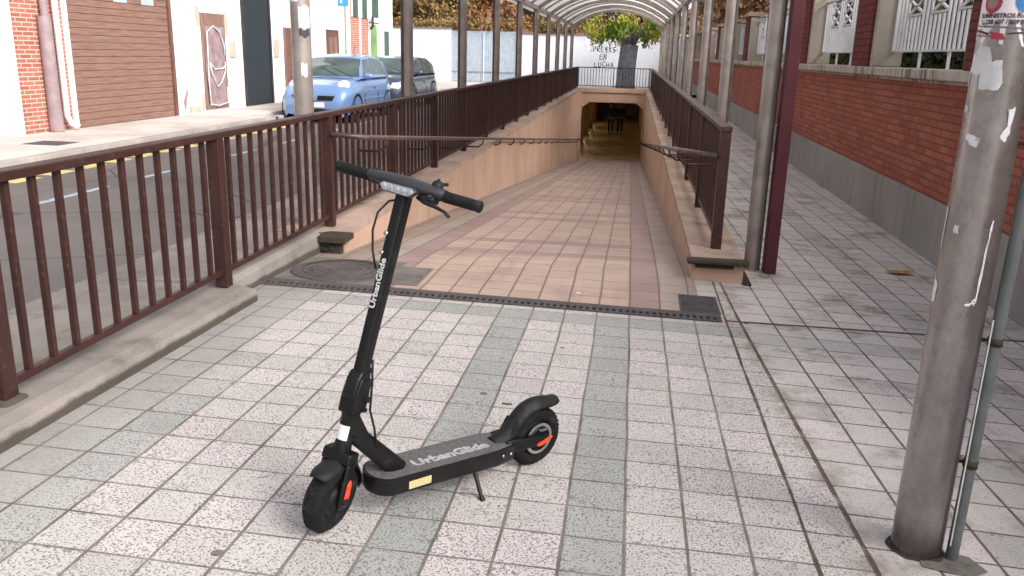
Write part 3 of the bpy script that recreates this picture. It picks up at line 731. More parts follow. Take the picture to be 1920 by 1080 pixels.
# house 2 white with old wrapped door
h2 = house(16.95, 19.75, 5.9, 'white', 'white rendered house with an old plastic-wrapped brown door')
opening(h2, 'door', 17.92, 19.0, .13, 2.2, 'olddoor', .03)
b = MB(); b.grid(lambda u, v: (FX+.045+.03*abs(noise.noise(Vector((u*3, v*6, 2)))), 18.0+.9*u+.03*sin(v*9), .2+1.72*v), 14, 26)
b.build('plastic_sheet', 'wrap', h2, smooth=True)
b = MB()
def crease(p): b.tube([(FX+.085, y, z) for y, z in p], .014, 6)
crease([(18.02, .22), (18.0, .8), (18.03, 1.3), (18.05, 1.8), (18.35, 1.93), (18.62, 1.82), (18.8, 1.55), (18.82, 1.3)])
crease([(18.1, 1.12), (18.15, .95), (18.4, .62), (18.6, .72), (18.8, .95), (18.82, 1.15)]); crease([(18.05, .25), (18.4, .2), (18.85, .25), (18.85, .6)])
crease([(18.1, 1.15), (18.3, 1.0), (18.7, 1.02), (18.85, 1.1)])
b.build('wrap_crease', 'paper', h2, smooth=True)
MB().box(FX+.002, FX+.012, 17.72, 17.90, 1.9, 2.32).box(FX+.002, FX+.012, 19.02, 19.2, 1.75, 2.25).box(FX+.002, FX+.01, 17.75, 17.9, .13, .5).box(FX+.002, FX+.01, 17.2, 17.7, .1, .24).build('patched_plaster', 'beige', h2, bevel=.004)
MB().box(FX+.002, FX+.04, 19.22, 19.5, 1.25, 1.62).build('meter_box', 'beige', h2, bevel=.008); MB().box(FX+.002, FX+.02, 19.2, 19.55, .72, .95).build('meter_box', 'pave', h2, bevel=.008)
b = MB(); b.prism([(16.98, .35), (17.05, .12), (17.2, .55), (17.16, .62)], lambda p, tt: (tt, p[0], p[1]), FX+.002, FX+.008); b.build('wall_scar', 'pipe', h2)
# house 3 black doorway, brown door
h3 = house(19.75, 24.6, 6.1, 'white', 'white house with tall black doorway and plank brown door')
opening(h3, 'doorway', 20.02, 21.42, .1, 3.1, 'blackdoor', .03, None)
MB().box(FX+.003, FX+.06, 19.92, 20.018, .1, 3.2).box(FX+.003, FX+.06, 21.422, 21.52, .1, 3.2).build('door_frame', 'blackrail', h3)
opening(h3, 'door', 22.45, 23.55, .12, 1.98, 'bdoor', .03, 'olddoor')
MB().box(FX+.002, FX+.04, 21.75, 22.05, 1.25, 1.7).build('meter_box', 'beige', h3, bevel=.008)
MB().box(FX+.002, FX+.02, 21.75, 22.1, .7, .95).build('meter_box', 'pave', h3, bevel=.008)
# house 4
h4 = house(24.6, 28.0, 6.0, 'white', 'white house with one dark brown panelled shutter above the blue car')
o4 = opening(h4, 'door', 25.72, 26.65, .12, 2.02, 'bdoor', .03, 'bdoor')
MB().box(FX+.036, FX+.05, 25.82, 26.15, .3, 1.85).box(FX+.036, FX+.05, 26.22, 26.55, .3, 1.85).build('door_panel', 'olddoor', h4, bevel=.01)
# house 5 narrow brick
h5 = house(28.0, 29.95, 5.4, 'brickh', 'narrow orange brick house front between two white houses')
MB().box(FX+.003, FX+.05, 28.9, 29.0, .1, 5.3).build('white_pipe', 'wpipe', h5)
opening(h5, 'window', 28.15, 28.75, 2.55, 3.8, 'gwin', .03, 'white2'); opening(h5, 'window', 29.15, 29.75, 2.55, 3.8, 'gwin', .03, 'white2')
b = MB(); b.tube([(FX+.12, 29.85, 2.2), (FX+.2, 29.85, 2.3), (FX+.2, 29.85, 2.62)], .045, 10); b.build('wall_lantern', 'blackrail', h5, smooth=True)
# house 6 green door
h6 = house(29.95, 33.05, 5.7, 'white', 'white end house with bright green door and green window')
opening(h6, 'door', 30.05, 30.85, .12, 2.36, 'gdoor', .03, 'white2')
opening(h6, 'window', 31.72, 32.42, .95, 2.18, 'gwin', .03, 'white2')
opening(h6, 'window', 30.25, 31.1, 2.62, 3.9, 'gwin', .03, 'white2')
b = MB(); b.box(FX+.003, FX+.12, 29.98, 31.2, 2.44, 2.56); b.build('sill', 'white2', h6)
# pavement grate across the street
b = MB(); b.box(-8.62, -8.05, 11.0, 11.5, .0902, .094); tag(b.build('gully_cover', 'iron'), 'dark rectangular cover set in the far pavement', 'drain cover')
# street sign
t = thing('street_sign', 'blue parking sign on a grey pole behind the blue car', 'sign', (-8.75, 25.6, -.1))
MB().tube([(-8.75, 25.6, -.1), (-8.75, 25.6, 3.0)], .032, 10).build('pole', 'canopy', t, smooth=True, auto=50)
MB().box(-8.96, -8.62, 25.55, 25.565, 2.74, 3.25).build('sign_plate', 'signblue', t, bevel=.004)
text('sign_letter', 'P', .42, 'wtxt', t, lambda x, y: (-8.79+x, 25.547, 2.96+y), .006)

# ================================================================== FAR WALL, GATE, TREES, BUILDINGS
t = thing('far_wall', 'long white rendered wall closing the far end of the street', 'wall', (-4, 44.2, 0))
b = MB(); b.box(-30, -9.45, 44.05, 44.35, -.2, 2.62).box(-6.02, 8, 44.05, 44.35, -.2, 2.44); b.build('wall', 'white2', t, bevel=.02)
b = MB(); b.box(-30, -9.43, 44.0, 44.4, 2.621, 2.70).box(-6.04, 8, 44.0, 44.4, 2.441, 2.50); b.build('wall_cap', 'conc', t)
GL = {'P': [[(0, 0), (.05, 1), (.6, .95), (.62, .55), (.05, .5)]], 'R': [[(0, 0), (.02, 1), (.55, .92), (.58, .6), (.05, .5), (.62, -.05)]],
      'E': [[(.6, 1), (.05, .95), (0, 0), (.62, .03)], [(.02, .5), (.5, .55)]], 'S': [[(.6, .9), (.15, 1), (.05, .65), (.55, .4), (.5, .05), (0, .02)]],
      'X': [[(0, 1), (.6, 0)], [(.6, 1.02), (0, -.02)]], 'N': [[(0, 0), (.05, 1), (.5, .05), (.58, 1.05)]], 'L': [[(.05, 1), (0, .03), (.55, 0)]],
      'U': [[(0, 1), (.05, .1), (.45, .05), (.58, 1)]], 'C': [[(.6, .9), (.2, 1), (0, .5), (.2, .02), (.6, .1)]], 'H': [[(0, 1), (.02, 0)], [(.55, 1), (.6, -.02)], [(.02, .5), (.58, .55)]], 'A': [[(0, 0), (.32, 1.05), (.62, 0)], [(.12, .4), (.52, .42)]]}
random.seed(17)
for word, z, h_, xc in (('PRESXS', 1.66, .24, -2.14), ('EN', 1.30, .25, -1.80), ('LUCHA', .92, .26, -2.05)):
    x = xc
    for ch in word:
        b = MB(); k = random.uniform(.88, 1.12); dz = random.uniform(-.03, .03)
        for st_ in GL[ch]:
            n0 = len(b.v); pts = []
            for (p, q) in zip(st_, st_[1:]):
                for m_ in range(4): u = m_/4; pts.append((p[0]+(q[0]-p[0])*u, p[1]+(q[1]-p[1])*u))
            pts.append(st_[-1]); vs = []
            for q_, (a_, c_) in enumerate(pts):
                w_ = .017+.006*sin(q_*1.7); px, pz_ = x+a_*h_*.82+random.gauss(0, .004), z+dz+c_*h_*k+random.gauss(0, .004)
                vs += [(px-w_, 44.046, pz_-w_*.7), (px+w_, 44.046, pz_+w_*.7)]
            b.add(vs, [(2*i_, 2*i_+1, 2*i_+3, 2*i_+2) for i_ in range(len(pts)-1)])
            b.add([(vx[0], 44.0455, vx[2]-.022) if e_ else (vx[0], 44.0455, vx[2]+.01) for vx in vs[1::2] for e_ in (0, 1)], [(2*i_, 2*i_+1, 2*i_+3, 2*i_+2) for i_ in range(len(pts)-1)])
        b.build('graffiti_letter', 'ink', t, fixn=False); x += h_*.82*.60+.075
t = thing('metal_gate', 'pale blue sheet-metal double gate in the far white wall', 'gate', (-7.7, 44.15, 0))
for x0, x1 in ((-9.42, -7.77), (-7.73, -6.05)):
    b = MB(); n = 14; st = (x1-x0)/n
    for i in range(n): b.box(x0+i*st, x0+i*st+st*.5, 44.10, 44.125, .05, 2.55).box(x0+i*st+st*.5, x0+(i+1)*st, 44.112, 44.135, .05, 2.55)
    b.build('gate_leaf', 'gate', t); MB().box(x0, x1, 44.07, 44.097, .50, .56).build('gate_bar', 'gated', t)
MB().box(-9.45, -9.43, 44.05, 44.3, 0, 2.6).box(-7.768, -7.732, 44.06, 44.2, .05, 2.55).box(-6.045, -6.02, 44.05, 44.3, 0, 2.6).build('gate_post', 'wpaint', t)

def tree(x, y, z0, th, crown, nleaf, mat, label, tr=.16, bark='brownbark', ls=(.08, .16), group='trees at the end of the street', droop=0, seed=0, limbs=9, name='tree'):
    random.seed(seed+11)
    t = thing(name, label, 'tree', (x, y, z0), group)
    b = MB(); top = Vector((x+.1, y, z0+th))
    b.tube([(x, y, z0-.1), (x, y, z0+.25), (x+.02, y, z0+th*.5), top], [tr*1.2, tr*1.06, tr, tr*.96], 12); b.build('trunk', bark, t, smooth=True)
    cx, cy, cz, rx, ry, rz = crown; tips = []
    b = MB()
    for i in range(limbs):
        a = 2*pi*i/limbs+random.random(); e = random.uniform(-.35, .9); rr = random.uniform(.55, .95)
        q = Vector((cx+rx*rr*cos(a)*cos(e), cy+ry*rr*sin(a)*cos(e), cz+rz*rr*sin(e)))
        m1 = top.lerp(q, .4)+Vector((0, 0, .25*rz)); b.tube([top-Vector((0, 0, .2)), m1, q], [tr*.5, tr*.25, tr*.07], 6); tips.append(q); tips.append(m1.lerp(q, .5))
        for k in range(3):
            q2 = q+Vector((random.gauss(0, rx*.22), random.gauss(0, ry*.22), random.gauss(0, rz*.25))); b.tube([m1.lerp(q, .5), q2], [tr*.14, tr*.04], 5); tips.append(q2)
    b.build('limb', bark, t, smooth=True)
    b = MB(); cl = [(random.choice(tips)+Vector((random.gauss(0, rx*.12), random.gauss(0, ry*.12), random.gauss(0, rz*.15))), random.uniform(.12, .34)*min(rx, rz)) for _ in range(70)]
    def fn():
        c, r = random.choice(cl); p = Vector((random.gauss(0, 1), random.gauss(0, 1), random.gauss(0, .8)))*r*.6
        if droop: p.z -= abs(random.gauss(0, droop))
        return c+p
    leaves(b, fn, nleaf, ls[0], ls[1], 1.2 if not droop else 2.5); b.build('crown', mat, t, fixn=False)
    return t
tree(-.42, 41.3, .03, 2.0, (-.75, 41.0, 2.75, 2.2, 1.5, .66), 6000, 'leaf_g', 'tree with thick dark trunk and drooping yellow-green leaves behind the underpass', .42, 'bark', (.045, .10), droop=.22, seed=3, limbs=8)
spec = [(-13.8, 47.5, 'leaf_o', 'rust-brown tree over the white wall beside the end house', 3.6), (-11.0, 46.8, 'leaf_y', 'golden tree over the wall left of the blue gate', 3.4), (-8.6, 47.8, 'leaf_o', 'rust-brown tree right above the blue gate', 3.7),
        (-4.3, 47.2, 'leaf_y', 'olive-gold tree over the wall right of the blue gate', 3.2), (-1.6, 48.6, 'leaf_b', 'brown twiggy tree behind the graffiti wall', 4.0), (1.4, 47.2, 'leaf_b', 'brown twiggy tree behind the wall right of the thick trunk', 3.6)]
for i, (x, y, mt, lab, h) in enumerate(spec):
    tree(x, y, .0, 1.9, (x, y, h, 1.9, 1.2, 1.5), 5200, mt, lab, .13, seed=20+i, ls=(.09, .18))
tree(4.8, 24, -.2, 2.6, (4.6, 24, 4.0, 2.0, 4.0, 1.5), 5200, 'leaf_d', 'dark green tree behind the far part of the brick wall', .15, group='trees behind the brick wall', seed=40)
tree(4.5, 38, -.2, 2.0, (4.0, 38, 3.4, 1.7, 3.5, 1.7), 5200, 'leaf_o', 'rusty tree behind the end of the brick wall', .15, group='trees behind the brick wall', seed=41)
# ivy and low scrub on top of wall
b = MB(); random.seed(5)
leaves(b, lambda: (random.uniform(-16, 3), 44.2+random.gauss(0, .22), (2.75 if random.random() < .7 else 2.6)+abs(random.gauss(0, .22))), 5200, .05, .11, 1)
o = b.build('ivy', 'leaf_y', fixn=False); tag(o, 'tangle of brown and green creeper along the top of the far wall', 'creeper'); o['kind'] = 'stuff'
def far_house(x0, x1, y0, y1, h, mat, label):
    t = thing('far_building', label, 'building', ((x0+x1)/2, y0, 0), 'buildings beyond the far wall')
    MB().box(x0, x1, y0, y1, -.2, h).build('wall', mat, t)
    b = MB(); ym = (y0+y1)/2; b.prism([(y0-.4, h), (ym, h+1.3), (y1+.4, h)], lambda p, tt: (tt, p[0], p[1]), x0-.3, x1+.3); b.build('roof', 'rooftile', t)
    n = max(2, int((x1-x0)/2.2))
    for i in range(n):
        x = x0+(x1-x0)*(i+.5)/n
        w_ = MB().box(x-.4, x+.4, y0-.03, y0-.002, h-1.7, h-.5).build('window', 'gwin', t, bevel=.01)
    return t
far_house(-9.5, -3.0, 52, 60, 4.4, 'brickh', 'low brick building with red tiled roof beyond the blue gate')
far_house(-2.2, 3.2, 54, 62, 4.9, 'beige', 'beige building with red tiled roof beyond the graffiti wall')
far_house(-19, -11, 54, 62, 5.0, 'brickh', 'brick building beyond the end house and rusty trees')

# ================================================================== CARS
def car(loc, W, L, H, paint, label, suv=False):
    t = thing('parked_car', label, 'car', loc, 'cars parked across the street')
    ox, oy, oz = loc  # loc = ground centre of the front bumper; car extends to +Y, faces -Y
    P = lambda x, y, z: (ox+x*W/2, oy+y*L, oz+z*H)
    def lerp(tab, u):
        for (a, va), (b_, vb) in zip(tab, tab[1:]):
            if u <= b_: k = (u-a)/(b_-a) if b_ > a else 0; k = k*k*(3-2*k)*.5+k*.5; return va+(vb-va)*k
        return tab[-1][1]
    if not suv:
        top = [(0, .40), (.015, .47), (.05, .54), (.16, .61), (.27, .655), (.6, .66), (.9, .66), (.97, .60), (1, .42)]
        ww = [(0, .80), (.03, .90), (.10, .985), (.22, 1.0), (.8, 1.0), (.93, .94), (1, .74)]
        roof = [(0, 0), (.14, .52), (.30, .92), (.50, 1.0), (.75, .93), (.88, .70), (1, .12)]
        g0, g1 = .235, .97
    else:
        top = [(0, .44), (.015, .52), (.04, .60), (.14, .645), (.24, .675), (.6, .68), (.93, .68), (.985, .60), (1, .42)]
        ww = [(0, .78), (.03, .90), (.10, .97), (.22, 1.0), (.85, 1.0), (.95, .95), (1, .82)]
        roof = [(0, 0), (.15, .52), (.29, .90), (.46, 1.0), (.70, .95), (.87, .66), (1, .1)]
        g0, g1 = .22, .985
    cs = [(0, .13), (.70, .13), (.90, .15), (.975, .24), (1.0, .40), (.985, .70), (.95, .86), (.84, .97), (.55, 1.0), (0, 1.02)]  # (x frac, z frac of top)
    b = MB(); NL = 40
    for i in range(NL+1):
        u = i/NL; zt = lerp(top, u); w_ = lerp(ww, u)
        row = []
        for (xf, zf) in cs:
            zz = zf*zt if zf > .2 else zf*.9*(1 if not suv else 1.25)
            crown = 1
            row.append((xf*w_, zz))
        full = row+[(-x, z) for x, z in row[::-1][1:-1]]
        for (x, z) in full: b.v.append(Vector(P(x, u, z)))
    n = len(cs)*2-2
    for i in range(NL):
        for j in range(n): b.f.append((i*n+j, i*n+(j+1) % n, (i+1)*n+(j+1) % n, (i+1)*n+j))
    b.f.append(tuple(range(n))); b.f.append(tuple(NL*n+j for j in range(n))[::-1])
    b.build('body', paint, t, smooth=True, auto=45)
    # greenhouse surface
    def S(u, v, off=0.0): # u along length 0..1, v -1..1 around from one belt to other
        y = g0+(g1-g0)*u; k = lerp(roof, u); zb = lerp(top, y)*.97
        wb = lerp(ww, y)*.93; wt = .66 if not suv else .74
        h = (1.0-zb)*k
        a = abs(v); s = 1 if v >= 0 else -1
        # side from v=1 (belt) to v=.55 (roof edge); roof from .55 to 0
        if a > .5:
            q = (1-a)/.5; q2 = q; x = wb+(wt-wb)*(q2*k)*1.0; z = zb+h*.93*q2
            x = wb+(wt-wb)*q2*max(k, .0)
        else:
            q = a/.5; x = (wb+(wt-wb)*k)*q; z = zb+h*(.93+.07*(1-q*q*q))
        return Vector(P(s*x*(1+off*.8), y, z+off))
    b = MB(); b.grid(lambda u, v: S(u, -1+2*v), 30, 40); b.build('cabin', paint, t, smooth=True, auto=60, fixn=True)
    def glass(name, u0, u1, v0, v1, skew=0.0, off=.008, mat='glass'):
        b = MB()
        def fn(a, c):
            v = v0+(v1-v0)*c; u = u0+(u1-u0)*a+skew*(c if skew else 0)*(1-a)
            return S(u, v, off)
        b.grid(fn, 10, 12); return b.build(name, mat, t, smooth=True)
    ws = (.03, .255)
    b = MB(); b.grid(lambda a, c: S(ws[0]+(ws[1]-ws[0])*a, -.50+1.0*c, .006), 10, 12); b.build('windscreen', 'glass', t, smooth=True)
    for s in (-1, 1):
        def side(ua, ub, name):
            b = MB()
            def fn(a, c):
                v = .93-(.93-.56)*c; u = ua+(ub-ua)*a
                # follow windscreen rake at the front, rear rake at the back
                lo = .10+.19*c; hi = .93-.13*c
                u = max(u, lo); u = min(u, hi)
                return S(u, s*v, .006)
            b.grid(fn, 12, 6); b.build(name, 'glass', t, smooth=True)
        side(.06, .46, 'front_window'); side(.485, .80 if not suv else .70, 'rear_window')
        if suv: side(.725, .93, 'quarter_window')
    b = MB(); b.grid(lambda a, c: S(.84+.12*a, -.42+.84*c, .006), 6, 8); b.build('rear_screen', 'glass', t, smooth=True)
    for s in (-1, 1):
        b = MB(); b.tube([tuple(S(.025, -.10*s+.28, .012)), tuple(S(.10, -.10*s-.05, .012))], .004, 6); b.build('wiper', 'matblack', t)
    b = MB(); b.tube([tuple(Vector(P(x_, .235-.02*(1-x_*x_), lerp(top, .225)*1.012))) for x_ in (-.78, -.4, 0, .4, .78)], .006, 6); b.build('bonnet_seam', 'matblack', t)
    b = MB(); b.tube([P(.35, .52, .995), P(.35, .57, 1.13)], .006, 6); b.build('aerial', 'matblack', t)
    # wheels
    R = .30 if not suv else .345
    wy = (.155, .155+2.42/3.72) if not suv else (.19, .80)
    for s in (-1, 1):
        for wyy in wy:
            c = Vector(P(s*.865, wyy, 0)); c.z = oz+R
            fnw = lambda a, b_, h: (c.x+h, c.y+a, c.z+b_)
            xs = s*.085
            prof_ = [(R*.62, xs), (R*.92, xs), (R, xs*.72), (R, -xs*.8), (R*.62, -xs)]
            wb_ = MB().lathe(prof_, fnw, 28).build('wheel', 'rubber', t, smooth=True, auto=40)
            rim = MB()
            rim.lathe([(R*.62, xs*.95), (R*.56, xs*.8), (R*.56, xs*.1), (.001, xs*.1)], fnw, 24)
            for q in range(7):
                a = 2*pi*q/7; d = Vector((0, cos(a), sin(a))); e = Vector((0, -sin(a), cos(a)))*.022
                p0, p1 = c+d*.03+Vector((xs*.7, 0, 0)), c+d*R*.58+Vector((xs*.8, 0, 0)); th = Vector((s*.02, 0, 0))
                rim.add([p0-e, p0+e, p1+e, p1-e, p0-e+th, p0+e+th, p1+e+th, p1-e+th], [(3, 2, 1, 0), (4, 5, 6, 7), (0, 1, 5, 4), (1, 2, 6, 5), (2, 3, 7, 6), (3, 0, 4, 7)])
            ro = rim.build('rim', 'chrome' if not suv else 'canopy', wb_)
            for v in ro.data.vertices: v.co -= Vector(t['_o'])
            # dark arch
            ar = MB(); x = ox+s*W/2*1.0
            ar.lathe([(R*1.0, 0), (R*1.17, 0)], lambda a, b_, h: (c.x+s*(W/2*.135+.006), c.y+a, max(c.z+b_, oz+.15)), 28)
            ar.build('wheel_arch', 'matblack', t)
    # front details: surface of nose approx
    def nose(x, z, off=.0):
        # find u so that body surface reaches |x|,z : simple search along length
        for i in range(200):
            u = i/400
            zt = lerp(top, u); w_ = lerp(ww, u)
            xa = abs(x)
            inside = False
            for (a, za), (c_, zc) in zip(cs, cs[1:]):
                zza = za*zt if za > .2 else za; zzc = zc*zt if zc > .2 else zc
                if min(zza, zzc) <= z <= max(zza, zzc) and zzc != zza:
                    k = (z-zza)/(zzc-zza); xx = (a+(c_-a)*k)*w_
                    if xx >= xa and z > .1: inside = True
            if z <= zt*1.0 and inside: break
        p = Vector(P(x, u, z)); p.y -= off; return p
    def npatch(name, pts, mat, off=.012, par=None, n=8):
        # bilinear patch over nose with 4 corners (x,z)
        (x0, z0), (x1, z1), (x2, z2), (x3, z3) = pts
        b = MB()
        def fn(a, c):
            xx = (x0*(1-a)+x1*a)*(1-c)+(x3*(1-a)+x2*a)*c; zz = (z0*(1-a)+z1*a)*(1-c)+(z3*(1-a)+z2*a)*c
            return nose(xx, zz, off)
        b.grid(fn, n, n); return b.build(name, mat, par or t, smooth=True)
    if not suv:
        npatch('grille', [(-.52, .335), (.52, .335), (.60, .405), (-.60, .405)], 'matblack')
        npatch('grille_bridge', [(-.10, .33), (.10, .33), (.13, .415), (-.13, .415)], paint, .02)
        b = MB(); b.tube([tuple(nose(0, .375, .03)), tuple(nose(0, .375, .045))], .05, 16); b.build('emblem', 'chrome', t, smooth=True, auto=40)
        npatch('lower_intake', [(-.55, .155), (.55, .155), (.50, .21), (-.50, .21)], 'matblack')
        for s in (-1, 1):
            b = MB()
            # rounded headlamp standing on the wing
            for i in range(9):
                for j in range(13):
                    th = -pi/2+pi*i/8; ph = 2*pi*j/12
            cc = Vector(P(s*.66, .085, .53))
            b.lathe([(cos(-pi/2+pi*i/10), sin(-pi/2+pi*i/10)) for i in range(11)], lambda a, c_, h: (cc.x+a*.17+s*.02*h, cc.y+c_*.20+.05*h+abs(a)*.06, cc.z+h*.115+c_*.09), 20)
            b.build('headlight', 'hl', t, smooth=True, fixn=True)
    else:
        npatch('grille', [(-.45, .40), (.45, .40), (.5, .50), (-.5, .50)], 'matblack')
        npatch('lower_intake', [(-.6, .17), (.6, .17), (.55, .26), (-.55, .26)], 'matblack')
        for s in (-1, 1): npatch('headlight', [(s*.52, .42), (s*.78, .42), (s*.80, .53), (s*.56, .52)], 'hl', .02)
    p = nose(0, .27, .03)
    pl_ = MB().box(p.x-.26, p.x+.26, p.y-.012, p.y, p.z-.055, p.z+.055).build('number_plate', 'ppl', t, bevel=.004)
    for s in (-1, 1):
        mloc = Vector(P(s*1.06, g0+.10, lerp(top, g0+.1)*1.03))
        b = MB(); b.lathe([(cos(-pi/2+pi*i/8)*.09, sin(-pi/2+pi*i/8)) for i in range(9)], lambda a, c_, h: (mloc.x+h*.11, mloc.y+a*.75, mloc.z+c_*.8), 14)
        b.build('door_mirror', paint, t, smooth=True)
        # door seams and handles
        b = MB()
        for yy in (.30, .585, .80):
            b.box(0, 0, 0, 0, 0, 0) if False else None
            xx = ox+s*(W/2*lerp(ww, yy)+.0005)
            b.box(xx-.004, xx+.004, oy+yy*L-.004, oy+yy*L+.004, oz+.22*H, oz+.42*H)
        b.build('door_seam', 'matblack', t)
        xx = ox+s*(W/2*.99)
        MB().box(xx-.012, xx+.02*s+.012, oy+.50*L, oy+.545*L, oz+.50*H, oz+.52*H).build('door_handle', paint, t, bevel=.006)
        zz = oz+.335*H
        MB().box(ox+s*W/2-.008, ox+s*W/2+.008, oy+.28*L, oy+.72*L, zz-.02, zz+.02).build('side_strip', paint, t, bevel=.005)
    return t
car((-7.0, 18.2, -.1), 1.66, 3.72, 1.50, 'cblue', 'light blue small hatchback parked facing the camera')
car((-7.02, 22.8, -.1), 1.74, 4.2, 1.45, 'cdark', 'dark grey larger car parked behind the blue hatchback', True)

# ================================================================== PEOPLE IN THE TUNNEL
def skinmesh(joints, edges, name, mat, parent, sub=1):
    me = bpy.data.meshes.new(name); off = Vector(parent['_o'])
    me.from_pydata([Vector(j[:3])-off for j in joints], edges, [])
    o = bpy.data.objects.new(name, me); COL.objects.link(o); o.parent = parent
    o.modifiers.new('sk', 'SKIN')
    sv = me.skin_vertices[0].data
    for i, j in enumerate(joints): sv[i].radius = (j[3], j[4] if len(j) > 4 else j[3])
    sv[0].use_root = True
    md = o.modifiers.new('ss', 'SUBSURF'); md.levels = sub; md.render_levels = sub
    me.materials.append(MT[mat]); return o
def person(x, y, z, ph, jac, trs, label):
    t = thing('person', label, 'person', (x, y, z), 'people in the underpass')
    s = ph
    J = [(x, y, z+.93, .12, .09), (x, y, z+1.08, .12, .085), (x, y, z+1.25, .145, .095), (x, y, z+1.42, .10, .075), (x, y, z+1.50, .055), (x, y+.0, z+1.60, .075, .085), (x, y, z+1.70, .06, .07)]
    E_ = [(0, 1), (1, 2), (2, 3), (3, 4), (4, 5), (5, 6)]
    for k, sd_ in enumerate((-1, 1)):
        f = s*sd_
        i0 = len(J); J += [(x+sd_*.10, y-.0, z+.88, .085), (x+sd_*.10, y-.12*f, z+.49, .058), (x+sd_*.10, y-.22*f+.04, z+.09, .038), (x+sd_*.11, y-.32*f-.02, z+.035, .032)]
        E_ += [(0, i0), (i0, i0+1), (i0+1, i0+2), (i0+2, i0+3)]
        i1 = len(J); J += [(x+sd_*.20, y, z+1.39, .055), (x+sd_*.25, y+.06*f, z+1.13, .042), (x+sd_*.25, y+.10*f-.05, z+.89, .028), (x+sd_*.25, y+.10*f-.06, z+.80, .030, .016)]
        E_ += [(3, i1), (i1, i1+1), (i1+1, i1+2), (i1+2, i1+3)]
        hx, hy, hz = J[-1][:3]
        for q in range(4):
            i2 = len(J); J += [(hx, hy-.028+.018*q, hz-.045, .008), (hx-sd_*.012, hy-.03+.018*q, hz-.085+.008*abs(q-1.5), .007)]; E_ += [(i1+3, i2), (i2, i2+1)]
        i2 = len(J); J += [(hx-sd_*.01, hy-.045, hz+.02, .009), (hx-sd_*.015, hy-.055, hz-.02, .008)]; E_ += [(i1+3, i2), (i2, i2+1)]
    skinmesh(J, E_, 'body', 'skin', t)
    a = [(x, y, z+.86, .16, .12), (x, y, z+1.08, .15, .11), (x, y, z+1.27, .172, .12), (x, y, z+1.43, .11, .09)]; e = [(0, 1), (1, 2), (2, 3)]
    for sd_ in (-1, 1):
        f = s*sd_; i = len(a); a += [(x+sd_*.20, y, z+1.39, .072), (x+sd_*.25, y+.06*f, z+1.13, .06), (x+sd_*.25, y+.10*f-.045, z+.91, .045)]; e += [(3, i), (i, i+1), (i+1, i+2)]
    skinmesh(a, e, 'jacket', jac, t)
    a = [(x, y, z+.90, .135, .105)]; e = []
    for sd_ in (-1, 1):
        f = s*sd_; i = len(a); a += [(x+sd_*.10, y, z+.83, .098), (x+sd_*.10, y-.12*f, z+.49, .073), (x+sd_*.10, y-.22*f+.04, z+.11, .056)]; e += [(0, i), (i, i+1), (i+1, i+2)]
    skinmesh(a, e, 'trousers', trs, t)
    b = MB(); b.lathe([(cos(q)*.088, sin(q)*.11) for q in [pi*k/10 for k in range(-1, 6)]], lambda p, q, h: (x+p, y+.012+q*1.08, z+1.67+h), 16); b.build('hair', 'cloth2', t, smooth=True)
    for sd_ in (-1, 1):
        f = s*sd_; b = MB(); yy = y-.22*f+.04; b.box(x+sd_*.10-.045, x+sd_*.10+.045, yy-.19, yy+.06, z, z+.07); b.build('shoe', 'cloth2', t, bevel=.02)
    return t
person(-1.18, 48.6, -2.784, 1, 'cloth1', 'cloth3', 'person in blue jacket walking in the dark underpass, on the left')
person(-.66, 48.8, -2.784, -1, 'cloth2', 'cloth2', 'person in charcoal clothes walking in the dark underpass, on the right')

# ================================================================== PLAZA FITTINGS
# drain channel
t = thing('drain_channel', 'long slotted metal drain across the paving at the ramp top', 'drain', (-.9, 5.17, -.03))
zr = lambda x, y: zp(x, y)
def qbox(b, x0, x1, y0, y1, h0, h1):
    b.add([(x, y, zp(x, y)+h) for h in (h0, h1) for y in (y0, y1) for x in (x0, x1)], [(0, 2, 3, 1), (4, 5, 7, 6), (0, 1, 5, 4), (2, 6, 7, 3), (0, 4, 6, 2), (1, 3, 7, 5)])
b = MB(); qbox(b, -2.40, .63, 5.09, 5.245, .001, .0035); b.build('channel', 'void', t)
b = MB(); qbox(b, -2.40, .63, 5.085, 5.107, .002, .010); qbox(b, -2.40, .63, 5.172, 5.249, .002, .0102); 
x = -2.38
while x < .62: qbox(b, x, x+.020, 5.107, 5.172, .002, .009); x += .042
b.build('grating', 'iron', t)
# manhole
sheet('apron', -2.42, -1.62, 5.25, 6.02, lambda x, y: zramp(x, y)+.0035, 'apron', 2, 8)
mc = Vector((-2.0, 5.63, 0)); mz = zramp(-2.0, 5.63)
t = thing('manhole_cover', 'round dark cast-iron manhole cover beside the kerb and drain', 'manhole cover', (mc.x, mc.y, mz))
def mzf(x, y): return zramp(x, y)
b = MB(); b.lathe([(.30, .012), (.355, .012), (.36, .003)], lambda a, c_, h: (mc.x+a, mc.y+c_, mzf(mc.x+a, mc.y+c_)+h), 40); b.build('rim', 'iron', t)
b = MB(); b.lathe([(.001, .009), (.295, .009)], lambda a, c_, h: (mc.x+a, mc.y+c_, mzf(mc.x+a, mc.y+c_)+h), 40)
for rr in (.07, .13, .19, .25): b.lathe([(rr, .0095), (rr+.005, .014), (rr+.018, .014), (rr+.023, .0095)], lambda a, c_, h: (mc.x+a, mc.y+c_, mzf(mc.x+a, mc.y+c_)+h), 40)
for q in range(16):
    a = 2*pi*q/16; x, y = mc.x+.225*cos(a), mc.y+.225*sin(a); z = mzf(x, y); b.box(x-.012, x+.012, y-.012, y+.012, z+.009, z+.0145)
b.build('cover', 'iron', t)
MB().box(0, 0, 0, 0, 0, 0) if False else None
